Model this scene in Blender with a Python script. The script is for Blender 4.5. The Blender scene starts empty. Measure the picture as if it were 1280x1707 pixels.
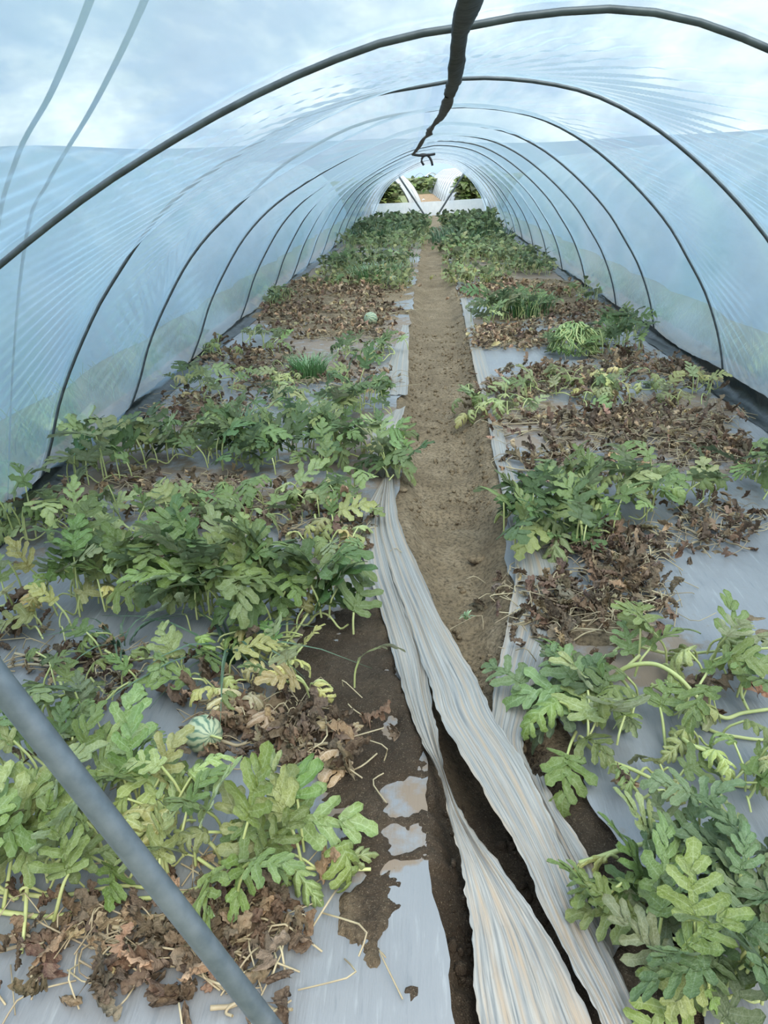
import bpy, math, random
import numpy as np
from mathutils import Matrix, Vector

C = bpy.context.scene.collection
SC = bpy.context.scene
RNG = np.random.default_rng(7)
random.seed(7)

# ------------------------------------------------------------------ camera
F, RHO, VP, HC = 1230.0, math.radians(2.7), (703.0, 288.0), 1.5   # pixels of a 1280 x 1707 frame; eye height in metres


def camera_axes():
    u = (VP[0] - 640) / F
    v = (853.5 - VP[1]) / F
    c, s = math.cos(-RHO), math.sin(-RHO)
    u, v = c * u - s * v, s * u + c * v
    th = math.atan(v)
    ps = math.atan(u * math.cos(th))
    fh = np.array([-math.sin(ps), math.cos(ps), 0])
    r0 = np.array([math.cos(ps), math.sin(ps), 0])
    zz = np.array([0, 0, 1.0])
    fw = fh * math.cos(th) - zz * math.sin(th)
    up = fh * math.sin(th) + zz * math.cos(th)
    return r0 * math.cos(RHO) - up * math.sin(RHO), r0 * math.sin(RHO) + up * math.cos(RHO), fw


CR, CU, CF = camera_axes()
cd = bpy.data.cameras.new('camera')
cd.sensor_fit = 'HORIZONTAL'
cd.sensor_width = 36
cd.lens = F * 36 / 1280
cd.clip_start = .02
cd.clip_end = 2000
cam = bpy.data.objects.new('camera', cd)
C.objects.link(cam)
cam.matrix_world = Matrix(((CR[0], CU[0], -CF[0], 0), (CR[1], CU[1], -CF[1], 0), (CR[2], CU[2], -CF[2], HC), (0, 0, 0, 1)))
SC.camera = cam


def G(x, y, z=0.0):
    """pixel -> point of the horizontal plane z"""
    d = CR * (x - 640) / F + CU * (853.5 - y) / F + CF
    t = (z - HC) / d[2]
    return np.array([0, 0, HC]) + t * d


# ------------------------------------------------------------------ sky, light, exposure
SC.view_settings.view_transform = 'Standard'
SC.view_settings.look = 'None'
SC.view_settings.gamma = 1
SC.view_settings.use_curve_mapping = False
SC.view_settings.exposure = 0.91
SC.cycles.max_bounces = 10
SC.cycles.transparent_max_bounces = 24
SC.cycles.transmission_bounces = 8
SC.cycles.diffuse_bounces = 5


class NT:
    def __init__(s, tree):
        s.t = tree
        tree.nodes.clear()

    def n(s, kind, **kw):
        nd = s.t.nodes.new('ShaderNode' + kind)
        for k, v in kw.items():
            if k.startswith('i_'):
                k = k[2:]
                nd.inputs[int(k) if k.isdigit() else k.replace('_', ' ')].default_value = v
            else:
                setattr(nd, k, v)
        return nd

    def l(s, a, b):
        s.t.links.new(a, b)

    def ramp(s, fac, stops, interp='LINEAR'):
        r = s.n('ValToRGB')
        r.color_ramp.interpolation = interp
        e = r.color_ramp.elements
        while len(e) < len(stops):
            e.new(0.5)
        for q, (p, c) in zip(e, stops):
            q.position = p
            q.color = (*c, 1) if len(c) == 3 else c
        s.l(fac, r.inputs[0])
        return r.outputs[0]

    def noise(s, vec, scale, detail=4, rough=.55, dist=0.0):
        q = s.n('TexNoise', i_Scale=scale, i_Detail=detail, i_Roughness=rough, i_Distortion=dist)
        if vec is not None:
            s.l(vec, q.inputs['Vector'])
        return q.outputs['Fac']

    def mapping(s, vec, scale=(1, 1, 1), rot=(0, 0, 0), loc=(0, 0, 0)):
        m = s.n('Mapping')
        m.inputs['Scale'].default_value = scale
        m.inputs['Rotation'].default_value = rot
        m.inputs['Location'].default_value = loc
        s.l(vec, m.inputs['Vector'])
        return m.outputs[0]

    def mix(s, fac, a, b, mode='MIX'):
        m = s.n('Mix', data_type='RGBA', blend_type=mode)
        for sock, v in ((m.inputs['Factor'], fac), (m.inputs['A'], a), (m.inputs['B'], b)):
            pass
        ins = [m.inputs[0], m.inputs[6], m.inputs[7]]
        for sock, v in zip(ins, (fac, a, b)):
            if hasattr(v, 'links') or hasattr(v, 'is_linked'):
                s.l(v, sock)
            else:
                sock.default_value = v if not isinstance(v, tuple) or len(v) == 4 else (*v, 1)
        return m.outputs[2]

    def math(s, op, a, b=None):
        m = s.n('Math', operation=op)
        for k, v in enumerate((a, b)):
            if v is None:
                continue
            if hasattr(v, 'is_linked'):
                s.l(v, m.inputs[k])
            else:
                m.inputs[k].default_value = v
        return m.outputs[0]

    def bump(s, h, strength=.3, dist=.01):
        b = s.n('Bump', i_Strength=strength, i_Distance=dist)
        s.l(h, b.inputs['Height'])
        return b.outputs[0]


w = bpy.data.worlds.new('overcast_sky')
SC.world = w
w.use_nodes = True
t = NT(w.node_tree)
tc = t.n('TexCoord').outputs['Generated']
mp = t.mapping(tc, (1, 1, 2.0))
n1 = t.noise(mp, 4.2, 6, .58, .3)
n2 = t.noise(mp, 11.0, 4, .5, .2)
nn = t.math('ADD', t.math('MULTIPLY', n1, .8), t.math('MULTIPLY', n2, .2))
col = t.ramp(nn, [(.34, (.40, .52, .72)), (.45, (.58, .68, .84)), (.52, (.92, .97, 1.0)), (.60, (1.5, 1.48, 1.42)), (.72, (1.05, 1.05, 1.05))])
bg = t.n('Background', i_Strength=1.25)
t.l(col, bg.inputs['Color'])
t.l(bg.outputs[0], t.n('OutputWorld').inputs['Surface'])

sd = bpy.data.lights.new('veiled_sun', 'SUN')
sd.energy = 2.5
sd.angle = math.radians(40)
sd.color = (1, .91, .77)
so = bpy.data.objects.new('veiled_sun', sd)
C.objects.link(so)
so.rotation_euler = (math.radians(28), math.radians(18), 0)


# ------------------------------------------------------------------ helpers
def tag(o, label=None, cat=None, group=None, kind=None):
    for k, v in (('label', label), ('category', cat), ('group', group), ('kind', kind)):
        if v:
            o[k] = v
    return o


def mesh_arrays(name, V, faces, mat=None, smooth=True, uv=None, attrs=None):
    """V (n,3); faces: (m,4) or (m,3) int array, or a list of lists"""
    me = bpy.data.meshes.new(name)
    V = np.asarray(V, dtype=np.float32)
    if isinstance(faces, np.ndarray):
        k = faces.shape[1]
        me.vertices.add(len(V))
        me.vertices.foreach_set('co', V.ravel())
        me.loops.add(faces.size)
        me.loops.foreach_set('vertex_index', faces.astype(np.int32).ravel())
        me.polygons.add(len(faces))
        me.polygons.foreach_set('loop_start', np.arange(0, faces.size, k, dtype=np.int32))
    else:
        me.from_pydata(V.tolist(), [], faces)
    me.update(calc_edges=True)
    me.polygons.foreach_set('use_smooth', np.full(len(me.polygons), smooth))
    if uv is not None:
        lay = me.uv_layers.new(name='UVMap')
        li = np.empty(len(me.loops), dtype=np.int32)
        me.loops.foreach_get('vertex_index', li)
        lay.data.foreach_set('uv', np.asarray(uv, dtype=np.float32)[li].ravel())
    for an, av in (attrs or {}).items():
        av = np.asarray(av, dtype=np.float32)
        if av.ndim == 1:
            a = me.attributes.new(an, 'FLOAT', 'POINT')
            a.data.foreach_set('value', av)
        else:
            a = me.attributes.new(an, 'FLOAT_COLOR', 'POINT')
            if av.shape[1] == 3:
                av = np.hstack([av, np.ones((len(av), 1), np.float32)])
            a.data.foreach_set('color', av.ravel())
    if mat:
        me.materials.append(mat)
    me.validate()
    return me


def put(name, me, parent=None, loc=None):
    o = bpy.data.objects.new(name, me)
    C.objects.link(o)
    if parent is not None:
        o.parent = parent
    if loc is not None:
        o.location = loc
    return o


def empty(name, loc):
    o = bpy.data.objects.new(name, None)
    o.empty_display_size = .05
    C.objects.link(o)
    o.location = loc
    return o


def grid_faces(nu, nv):
    a = (np.arange(nu - 1)[:, None] * nv + np.arange(nv - 1)[None, :]).ravel()
    return np.stack([a, a + 1, a + nv + 1, a + nv], 1)


def smooth_path(P, n):
    """Catmull-Rom resampling of a polyline to n points"""
    P = np.asarray(P, float)
    if len(P) == 2:
        return P[0] + (P[1] - P[0]) * np.linspace(0, 1, n)[:, None]
    Q = np.vstack([2 * P[0] - P[1], P, 2 * P[-1] - P[-2]])
    m = len(P) - 1
    u = np.linspace(0, m, n)
    i = np.minimum(u.astype(int), m - 1)
    f = (u - i)[:, None]
    a, b, c, d = Q[i], Q[i + 1], Q[i + 2], Q[i + 3]
    return .5 * (2 * b + (c - a) * f + (2 * a - 5 * b + 4 * c - d) * f ** 2 + (3 * b - a - 3 * c + d) * f ** 3)


def tube_arrays(P, r, sides=6, caps=True):
    P = np.asarray(P, float)
    n = len(P)
    r = np.broadcast_to(np.asarray(r, float), (n,))
    T = np.gradient(P, axis=0)
    T /= np.linalg.norm(T, axis=1)[:, None] + 1e-9
    ref = np.array([0, 0, 1.0])
    if abs(T[:, 2]).mean() > .8:
        ref = np.array([1.0, 0, 0])
    A = np.cross(T, ref)
    A /= np.linalg.norm(A, axis=1)[:, None] + 1e-9
    B = np.cross(A, T)
    an = np.arange(sides) * 2 * math.pi / sides
    V = P[:, None] + r[:, None, None] * (np.cos(an)[None, :, None] * A[:, None] + np.sin(an)[None, :, None] * B[:, None])
    V = V.reshape(-1, 3)
    f = []
    for i in range(n - 1):
        for k in range(sides):
            k2 = (k + 1) % sides
            f.append([i * sides + k, i * sides + k2, (i + 1) * sides + k2, (i + 1) * sides + k])
    if caps:
        c0, c1 = len(V), len(V) + 1
        V = np.vstack([V, P[:1], P[-1:]])
        e = (n - 1) * sides
        for k in range(sides):
            k2 = (k + 1) % sides
            f.append([c0, k2, k, k])
            f.append([c1, e + k, e + k2, e + k2])
    return V, np.array(f)


def join(parts):
    """join (V, quads) pairs; a quad with a doubled last corner is a triangle"""
    Vs, Fs, o = [], [], 0
    for V, f in parts:
        Vs.append(V)
        Fs.append(f + o)
        o += len(V)
    return np.vstack(Vs), np.vstack(Fs)


def mesh_quads(name, V, Fq, mat, **kw):
    faces = [f[:3].tolist() if f[2] == f[3] else f.tolist() for f in Fq]
    return mesh_arrays(name, V, faces, mat, **kw)


# cheap smooth 2D value noise, numpy
_TAB = np.random.default_rng(3).random((256, 256))


def vnoise(x, y):
    xi, yi = np.floor(x).astype(int), np.floor(y).astype(int)
    fx, fy = x - xi, y - yi
    fx, fy = fx * fx * (3 - 2 * fx), fy * fy * (3 - 2 * fy)
    g = lambda a, b: _TAB[a & 255, b & 255]
    return ((g(xi, yi) * (1 - fx) + g(xi + 1, yi) * fx) * (1 - fy) + (g(xi, yi + 1) * (1 - fx) + g(xi + 1, yi + 1) * fx) * fy)


def fbm(x, y, s, oct=4, gain=.5):
    x, y = np.asarray(x, float), np.asarray(y, float)
    r, a, tot = 0, 1.0, 0
    for k in range(oct):
        r = r + a * vnoise(x * s + 17.3 * k, y * s + 9.1 * k)
        tot += a
        a *= gain
        s *= 2.03
    return r / tot


def poly_dist(x, y, poly):
    """signed distance to a polygon, positive inside"""
    poly = np.asarray(poly)[:, :2]
    x, y = np.asarray(x, float), np.asarray(y, float)
    d = np.full(x.shape, 1e9)
    ins = np.zeros(x.shape, bool)
    for a, b in zip(poly, np.roll(poly, -1, 0)):
        ab = b - a
        tt = np.clip(((x - a[0]) * ab[0] + (y - a[1]) * ab[1]) / (ab @ ab + 1e-12), 0, 1)
        d = np.minimum(d, np.hypot(x - a[0] - tt * ab[0], y - a[1] - tt * ab[1]))
        cr = (a[1] > y) != (b[1] > y)
        with np.errstate(divide='ignore', invalid='ignore'):
            ins ^= cr & (x < (b[0] - a[0]) * (y - a[1]) / (b[1] - a[1] + 1e-15) + a[0])
    return np.where(ins, d, -d)


def sst(x, a, b):
    q = np.clip((x - a) / (b - a), 0, 1)
    return q * q * (3 - 2 * q)


# ------------------------------------------------------------------ materials
def material(name):
    m = bpy.data.materials.new(name)
    m.use_nodes = True
    tt = NT(m.node_tree)
    out = tt.n('OutputMaterial')
    return m, tt, out


def principled(tt, out, **kw):
    b = tt.n('BsdfPrincipled')
    for k, v in kw.items():
        b.inputs[k.replace('_', ' ')].default_value = v
    tt.l(b.outputs[0], out.inputs['Surface'])
    return b


def plain(name, c1, c2=None, rough=.6, scale=30, metallic=0.0, bump=0.0):
    m, tt, out = material(name)
    b = principled(tt, out, Roughness=rough, Metallic=metallic)
    co = tt.n('TexCoord').outputs['Object']
    n = tt.noise(co, scale, 5)
    tt.l(tt.ramp(n, [(.3, c1), (.7, c2 or c1)]), b.inputs['Base Color'])
    if bump:
        tt.l(tt.bump(n, bump, .01), b.inputs['Normal'])
    return m


def make_film(name, clear=.5, tint=(.855, .945, 1.0), body=(.43, .69, .93)):
    """thin blue polythene: part of the light goes straight through, part is scattered both ways"""
    m, tt, out = material(name)
    tr = tt.n('BsdfTransparent')
    tr.inputs[0].default_value = (*tint, 1)
    tl = tt.n('BsdfTranslucent')
    df = tt.n('BsdfDiffuse')
    co = tt.n('TexCoord').outputs['Object']
    dirt = tt.noise(tt.mapping(co, (1.2, .6, 1.2)), 2.0, 6, .6)
    streak = tt.noise(tt.mapping(co, (9, 1.2, 2.2), (0, .3, .2)), 3.0, 4, .6)
    bc = tt.mix(dirt, (body[0] * .85, body[1] * .92, body[2] * .97), (min(body[0] * 1.2, 1), min(body[1] * 1.08, 1), body[2]))
    tt.l(bc, tl.inputs[0])
    tt.l(bc, df.inputs[0])
    sc = tt.n('MixShader', i_0=.45)
    tt.l(tl.outputs[0], sc.inputs[1])
    tt.l(df.outputs[0], sc.inputs[2])
    lw = tt.n('LayerWeight', i_Blend=.35)
    face = lw.outputs['Facing']
    op = tt.math('ADD', tt.math('MULTIPLY', face, .20), 1 - clear)
    op = tt.math('ADD', op, tt.math('MULTIPLY', tt.math('SUBTRACT', dirt, .5), .35))
    op = tt.math('ADD', op, tt.math('MULTIPLY', tt.math('SUBTRACT', streak, .5), .22))
    opc = tt.n('Clamp', i_Min=.08, i_Max=.96)
    tt.l(op, opc.inputs[0])
    mx = tt.n('MixShader')
    tt.l(opc.outputs[0], mx.inputs[0])
    tt.l(tr.outputs[0], mx.inputs[1])
    tt.l(sc.outputs[0], mx.inputs[2])
    gl = tt.n('BsdfGlossy', i_Roughness=.22)
    gl.inputs['Color'].default_value = (.95, .98, 1, 1)
    fr = tt.n('Fresnel', i_IOR=1.35)
    m2 = tt.n('MixShader')
    tt.l(tt.math('MULTIPLY', fr.outputs[0], .55), m2.inputs[0])
    tt.l(mx.outputs[0], m2.inputs[1])
    tt.l(gl.outputs[0], m2.inputs[2])
    tt.l(m2.outputs[0], out.inputs['Surface'])
    return m


M_FILM = make_film('blue_polythene', .60)
M_FILM2 = make_film('blue_polythene_next_tunnel', .25)
M_APRON = make_film('white_polythene', .15, (.9, .95, 1), (.80, .88, .92))
M_HOOP = plain('galvanised_tube', (.065, .075, .08), (.12, .135, .14), .45, 25, .5)
M_POLE = plain('blue_grey_tube', (.085, .108, .125), (.15, .175, .195), .42, 40, .3)
M_TAPE = plain('black_cloth_tape', (.010, .010, .011), (.03, .028, .027), .6, 40, 0, .4)
M_TAPE2 = plain('brown_weathered_tape', (.03, .024, .02), (.105, .082, .07), .7, 40, 0, .5)
M_BLACKFILM = plain('black_film', (.008, .012, .014), (.03, .04, .04), .35, 18, 0, .6)
M_STRAP = plain('grey_strap', (.22, .28, .34), (.30, .36, .42), .6)
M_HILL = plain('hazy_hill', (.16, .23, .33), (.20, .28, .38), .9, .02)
M_FIELD = plain('field_ground', (.06, .11, .035), (.14, .15, .06), .9, .8)
M_ROOFTILE = plain('far_sheet', (.6, .62, .6), (.7, .72, .7), .6)


def make_soil():
    m, tt, out = material('soil')
    b = principled(tt, out, Roughness=.92)
    b.inputs['Specular IOR Level'].default_value = .25
    co = tt.n('TexCoord').outputs['Object']
    n1 = tt.noise(co, 5, 6, .6)
    n2 = tt.noise(co, 60, 5, .65)
    n3 = tt.noise(co, 260, 3, .6)
    dry = tt.ramp(n1, [(.3, (.23, .168, .100)), (.55, (.33, .25, .155)), (.75, (.43, .335, .22))])
    wet = tt.ramp(n1, [(.3, (.045, .031, .020)), (.7, (.085, .061, .041))])
    at = tt.n('Attribute', attribute_name='damp')
    c = tt.mix(at.outputs['Fac'], dry, wet)
    c = tt.mix(tt.ramp(n2, [(.34, (.75, .75, .75)), (.56, (0, 0, 0))]), c, (.045, .033, .021))
    c = tt.mix(tt.ramp(n3, [(.58, (0, 0, 0)), (.72, (.5, .5, .5))]), c, (.42, .34, .24))
    tt.l(c, b.inputs['Base Color'])
    h = tt.math('ADD', n2, tt.math('MULTIPLY', n3, .45))
    tt.l(tt.bump(h, .9, .022), b.inputs['Normal'])
    return m


def make_mulch(name, base1, base2, streaky=False):
    """grey plastic ground film, dusty and scuffed"""
    m, tt, out = material(name)
    b = principled(tt, out, Roughness=.36)
    if streaky:
        uv = tt.n('UVMap').outputs[0]
        s1 = tt.noise(tt.mapping(uv, (1.2, 38, 1)), 1.0, 5, .6)
        s2 = tt.noise(tt.mapping(uv, (.7, 12, 1), loc=(3, 7, 0)), 1.0, 4, .6)
        s3 = tt.noise(tt.mapping(uv, (5, 9, 1), loc=(9, 2, 0)), 1.0, 5, .65)
        c = tt.mix(tt.ramp(s1, [(.38, (0, 0, 0)), (.62, (1, 1, 1))]), base1, base2)
        c = tt.mix(tt.ramp(s2, [(.46, (0, 0, 0)), (.68, (.8, .8, .8))]), c, (.36, .27, .18))
        c = tt.mix(tt.ramp(s1, [(.26, (.85, .85, .85)), (.42, (0, 0, 0))]), c, (.10, .115, .13))
        c = tt.mix(tt.ramp(s3, [(.60, (0, 0, 0)), (.74, (.7, .7, .7))]), c, (.26, .21, .16))
        h = tt.math('ADD', s1, tt.math('MULTIPLY', s3, .2))
    else:
        co = tt.n('TexCoord').outputs['Object']
        n1 = tt.noise(co, 3.0, 6, .6)
        n2 = tt.noise(tt.mapping(co, (30, 3, 3), (0, 0, .35)), 1.6, 5, .65)
        n3 = tt.noise(co, 11, 6, .65)
        c = tt.mix(n1, base1, base2)
        c = tt.mix(tt.ramp(n2, [(.58, (0, 0, 0)), (.75, (.6, .6, .6))]), c, (.10, .12, .14))
        c = tt.mix(tt.ramp(n2, [(.25, (.5, .5, .5)), (.42, (0, 0, 0))]), c, (.36, .385, .39))
        at = tt.n('Attribute', attribute_name='dirt')
        dd = tt.math('ADD', tt.math('MULTIPLY', tt.math('SUBTRACT', n3, .5), 1.6), at.outputs['Fac'])
        c = tt.mix(tt.ramp(dd, [(.42, (0, 0, 0)), (.7, (1, 1, 1))]), c, (.20, .155, .115))
        h = tt.math('ADD', n2, tt.math('MULTIPLY', n3, .4))
        tt.l(tt.ramp(dd, [(.4, (.34, .34, .34)), (.7, (.85, .85, .85))]), b.inputs['Roughness'])
    tt.l(c, b.inputs['Base Color'])
    tt.l(tt.bump(h, .35, .012), b.inputs['Normal'])
    return m


M_SOIL = make_soil()
M_MULCH = make_mulch('grey_mulch_film', (.155, .166, .180), (.245, .255, .262))
M_STRIP = make_mulch('weathered_film_strip', (.165, .172, .170), (.325, .318, .295), True)


def make_leaf(name, translucent=.3, rough=.5, dry=False):
    """leaf tissue; its hue comes from the object colour times the vertex tint"""
    m, tt, out = material(name)
    oi = tt.n('ObjectInfo')
    tint = tt.n('Attribute', attribute_name='tint')
    vein = tt.n('Attribute', attribute_name='vein')
    co = tt.n('TexCoord').outputs['Object']
    c = tt.mix(1.0, oi.outputs['Color'], tint.outputs['Color'], 'MULTIPLY')
    n = tt.noise(co, 9 if dry else 6, 5, .6)
    if dry:
        c = tt.mix(tt.ramp(n, [(.35, (0, 0, 0)), (.7, (.55, .55, .55))]), c, (.30, .225, .155))
        c = tt.mix(tt.ramp(n, [(.25, (.7, .7, .7)), (.42, (0, 0, 0))]), c, (.045, .03, .022))
    else:
        hs = tt.n('HueSaturation', i_Saturation=.62, i_Value=1.75)
        tt.l(c, hs.inputs['Color'])
        vo = tt.n('TexVoronoi', feature='DISTANCE_TO_EDGE', i_Scale=15)
        tt.l(co, vo.inputs['Vector'])
        net = tt.ramp(vo.outputs['Distance'], [(.0, (.5, .5, .5)), (.07, (0, 0, 0))])
        c2 = tt.mix(tt.ramp(n, [(.35, (0, 0, 0)), (.75, (.45, .45, .45))]), c, hs.outputs[0])
        c2 = tt.mix(net, c2, hs.outputs[0])
        c2 = tt.mix(tt.ramp(tt.noise(co, 3, 3), [(.52, (0, 0, 0)), (.78, (.7, .7, .7))]), c2, (.042, .072, .02))
        c = tt.mix(tt.math('MULTIPLY', vein.outputs['Fac'], 1.0), c2, hs.outputs[0])
        geo = tt.n('NewGeometry')
        hb = tt.n('HueSaturation', i_Saturation=.7, i_Value=1.45)
        tt.l(c, hb.inputs['Color'])
        c = tt.mix(geo.outputs['Backfacing'], c, hb.outputs[0])
    b = tt.n('BsdfPrincipled', i_Roughness=rough)
    b.inputs['Specular IOR Level'].default_value = .2 if dry else .4
    tt.l(c, b.inputs['Base Color'])
    h = tt.noise(co, 22, 4)
    tt.l(tt.bump(h, .5 if dry else .3, .02), b.inputs['Normal'])
    tr = tt.n('BsdfTranslucent')
    tt.l(c, tr.inputs[0])
    mx = tt.n('MixShader', i_0=translucent)
    tt.l(b.outputs[0], mx.inputs[1])
    tt.l(tr.outputs[0], mx.inputs[2])
    tt.l(mx.outputs[0], out.inputs['Surface'])
    return m


M_LEAF = make_leaf('leaf_tissue', .22, .5)
M_DRY = make_leaf('dry_leaf_tissue', .12, .85, True)


def make_stem(name, a, b2):
    m, tt, out = material(name)
    b = principled(tt, out, Roughness=.55)
    co = tt.n('TexCoord').outputs['Object']
    tt.l(tt.ramp(tt.noise(co, 7, 5), [(.3, a), (.7, b2)]), b.inputs['Base Color'])
    return m


M_STEM = make_stem('vine_green', (.30, .36, .12), (.48, .50, .22))
M_STEMGREEN = make_stem('vine_mid_green', (.15, .24, .07), (.32, .41, .17))
M_STEMDRY = make_stem('vine_dry', (.19, .14, .09), (.46, .39, .24))
M_GRASS = make_leaf('grass_blade', .25, .5)


# ------------------------------------------------------------------ ground: soil and grey mulch film
def px_poly(pts, z=0.0):
    return np.array([G(x, y, z)[:2] for x, y in pts])


P_SOIL_L = px_poly([(470, 1120), (500, 1050), (560, 1020), (600, 1012), (640, 1022), (668, 1100), (694, 1170), (728, 1270), (745, 1360), (752, 1440), (728, 1450), (705, 1425), (672, 1450), (648, 1540), (632, 1600), (600, 1560), (575, 1480), (570, 1400), (548, 1340), (500, 1270), (470, 1190)])
P_GRIT = px_poly([(752, 1430), (790, 1430), (792, 1550), (802, 1720), (770, 1720), (758, 1560)])
P_PATCH = px_poly([(668, 1650), (705, 1650), (708, 1685), (675, 1695)])
P_BARE_R = px_poly([(930, 1020), (1010, 1010), (1070, 1045), (1060, 1080), (1010, 1085), (935, 1075)])
P_BARE_R2 = px_poly([(1035, 1550), (1090, 1560), (1130, 1610), (1120, 1720), (1060, 1720), (1030, 1640)])
P_HOLES = [px_poly(p) for p in ([(640, 1322), (690, 1310), (702, 1345), (655, 1366)], [(652, 1388), (695, 1380), (702, 1412), (660, 1420)], [(640, 1205), (655, 1205), (655, 1240), (642, 1240)])]
P_BARE_FAR = [px_poly(p) for p in ([(470, 470), (690, 440), (690, 520), (600, 560), (430, 540)], [(790, 460), (960, 470), (1010, 520), (830, 545)])]


def path_edges(y):
    """left and right edge of the trodden path"""
    yy = [-1, 1.0, 1.5, 2.0, 2.45, 3.4, 5.2, 8, 12, 18, 24, 40]
    l = np.interp(y, yy, [-.02, .0, .0, .0, -.06, -.12, -.17, -.17, -.12, .02, .10, .12])
    r = np.interp(y, yy, [.36, .34, .33, .31, .29, .32, .39, .42, .42, .42, .40, .38])
    return l, r


def soil_z(x, y):
    l, r = path_edges(y)
    l = l + (fbm(y * 0 + 3.1, y, 1.3, 3) - .5) * .07
    r = r + (fbm(y * 0 + 8.7, y, 1.4, 3) - .5) * .07
    dep = np.interp(y, [-1, 1, 2, 4, 8, 16, 30], [.12, .13, .11, .10, .08, .05, .03])
    tr = sst(x, l - .03, l + .13) * (1 - sst(x, r - .13, r + .03))
    z = -dep * tr - .004
    fade = np.interp(y, [0, 4, 9, 16], [1, 1, .5, .2])
    z = z + fade * ((fbm(x, y, 6, 3) - .5) * .03 + (fbm(x, y, 24, 3) - .5) * .026 + tr * (fbm(x, y, 60, 2) - .5) * .018)
    near = y < 6
    e = (fbm(x, y, 14, 4) - .5) * .17
    e2 = (fbm(x + 5, y, 40, 3) - .5) * .06
    # ragged film: streaks of soil drawn out along the film
    for poly, k in ((P_SOIL_L, 1.0), (P_BARE_R, 1.0), (P_BARE_R2, 1.0)):
        q = np.where(near, poly_dist(x, y, poly) + e + e2, -1)
        if poly is P_SOIL_L:
            for hole in P_HOLES:
                q = np.minimum(q, -(poly_dist(x, y, hole) + e2 * .8))
        z = z + .026 * k * sst(q, -.01, .035)
    q = np.where(near, poly_dist(x, y, P_GRIT) + e2 * .5, -1)
    z = z + .022 * sst(q, -.005, .012)
    q = np.where(near, poly_dist(x, y, P_PATCH) + e2 * .7, -1)
    z = z + .022 * sst(q, -.005, .012)
    for poly in P_BARE_FAR:
        q = np.where(y > 5, poly_dist(x, y, poly) + (fbm(x, y, 3, 4) - .5) * 1.6, -1)
        z = z + .03 * sst(q, -.05, .2)
    return z


def film_z(x, y):
    fade = np.interp(y, [0, 5, 12], [1, 1, .4])
    a = x * .9 + y * .25
    z = .010 + fade * ((fbm(x, y, 2.2, 3) - .5) * .02 + (fbm(a * 4.0, y * .6, 3.0, 3) - .5) * .017)
    return z


def gz(p):
    x, y = np.array([p[0]]), np.array([p[1]])
    l, r = path_edges(y)
    s = soil_z(x, y)[0]
    if p[0] < l[0] - .03 or p[0] > r[0] + .03:
        return max(s, film_z(x, y)[0])
    return s


# soil surface: fine near the camera, coarser with distance
ys = [.35]
while ys[-1] < 34:
    ys.append(ys[-1] + .010 * max(1, ys[-1] ** 1.1 * .8))
ys = np.array(ys)
xs = np.unique(np.concatenate([np.linspace(-2.4, 2.5, 150), np.linspace(-.9, 1.2, 150)]))
Xg, Yg = np.meshgrid(xs, ys)
Zg = soil_z(Xg, Yg)
dampv = sst(np.maximum.reduce([poly_dist(Xg, Yg, P_SOIL_L), poly_dist(Xg, Yg, P_BARE_R2)]), -.12, .06)
ll, rr = path_edges(Yg)
trough = (Xg > ll - .1) & (Xg < rr + .2)
dampv = np.maximum(dampv, np.where(trough, 1 - sst(Yg + (fbm(Xg, Yg, 4, 3) - .5) * .6, 1.35, 2.0), 0))
dampv = np.clip(np.maximum(dampv, .25 * (fbm(Xg, Yg, 2, 3))) + (fbm(Xg, Yg, 9, 3) - .5) * .35 * dampv, 0, 1)
me = mesh_arrays('floor', np.stack([Xg, Yg, Zg], -1).reshape(-1, 3), grid_faces(len(ys), len(xs)), M_SOIL, attrs={'damp': dampv.ravel()})
tag(put('floor', me), 'bare brown soil of the trodden path between the two beds', None, None, 'structure')


def mulch_sheet(name, side, label):
    yv = [.35]
    while yv[-1] < 24:
        yv.append(yv[-1] + .016 * max(1, yv[-1] ** 1.1 * .8))
    yv = np.array(yv)
    nv = 190
    u = np.linspace(0, 1, nv)
    l, r = path_edges(yv)
    wob = (fbm(yv * 0 + 2.2 + side, yv, 5, 4) - .5) * .10
    if side < 0:
        a = np.full(len(yv), -2.07)
        edge = np.interp(yv, [0, 1.0, 1.4, 1.9, 2.4, 3.2, 5.2, 24], [.03, .02, -.02, -.06, -.10, -.14, -.2, .03])
        b = edge + wob * np.interp(yv, [0, 1.2, 2.5], [.3, .6, 1])
    else:
        a = np.full(len(yv), 2.08)
        edge = np.interp(yv, [0, 1.0, 1.3, 1.7, 2.2, 3.2, 5.2, 24], [.62, .50, .44, .36, .33, .36, .45, .5])
        b = edge + wob
    X = a[:, None] + (b - a)[:, None] * u[None]
    Y = np.repeat(yv[:, None], nv, 1)
    Z = film_z(X, Y)
    dirt = .10 + .22 * fbm(X + 9, Y, 2.5, 4)
    dirt += (.50 if side < 0 else .58) * sst(fbm(X + 3, Y, .9, 4) + np.interp(Y, [2, 5, 9], [-.06, .02, .12]), .46, .66)
    if side < 0:
        dirt = np.maximum(dirt, .62 * sst(poly_dist(X, Y, P_SOIL_L), -.16, .0))
        clean = poly_dist(X, Y, px_poly([(380, 1570), (580, 1480), (720, 1440), (760, 1720), (300, 1720)]))
        dirt = np.where(clean > 0, dirt * .4, dirt)
    else:
        dirt = np.maximum(dirt, .5 * sst(poly_dist(X, Y, P_BARE_R), -.2, .0))
    me = mesh_arrays(name, np.stack([X, Y, Z], -1).reshape(-1, 3), grid_faces(len(yv), nv), M_MULCH, attrs={'dirt': dirt.ravel()})
    return tag(put(name, me), label, 'ground film', 'grey plastic films covering the beds')


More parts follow.
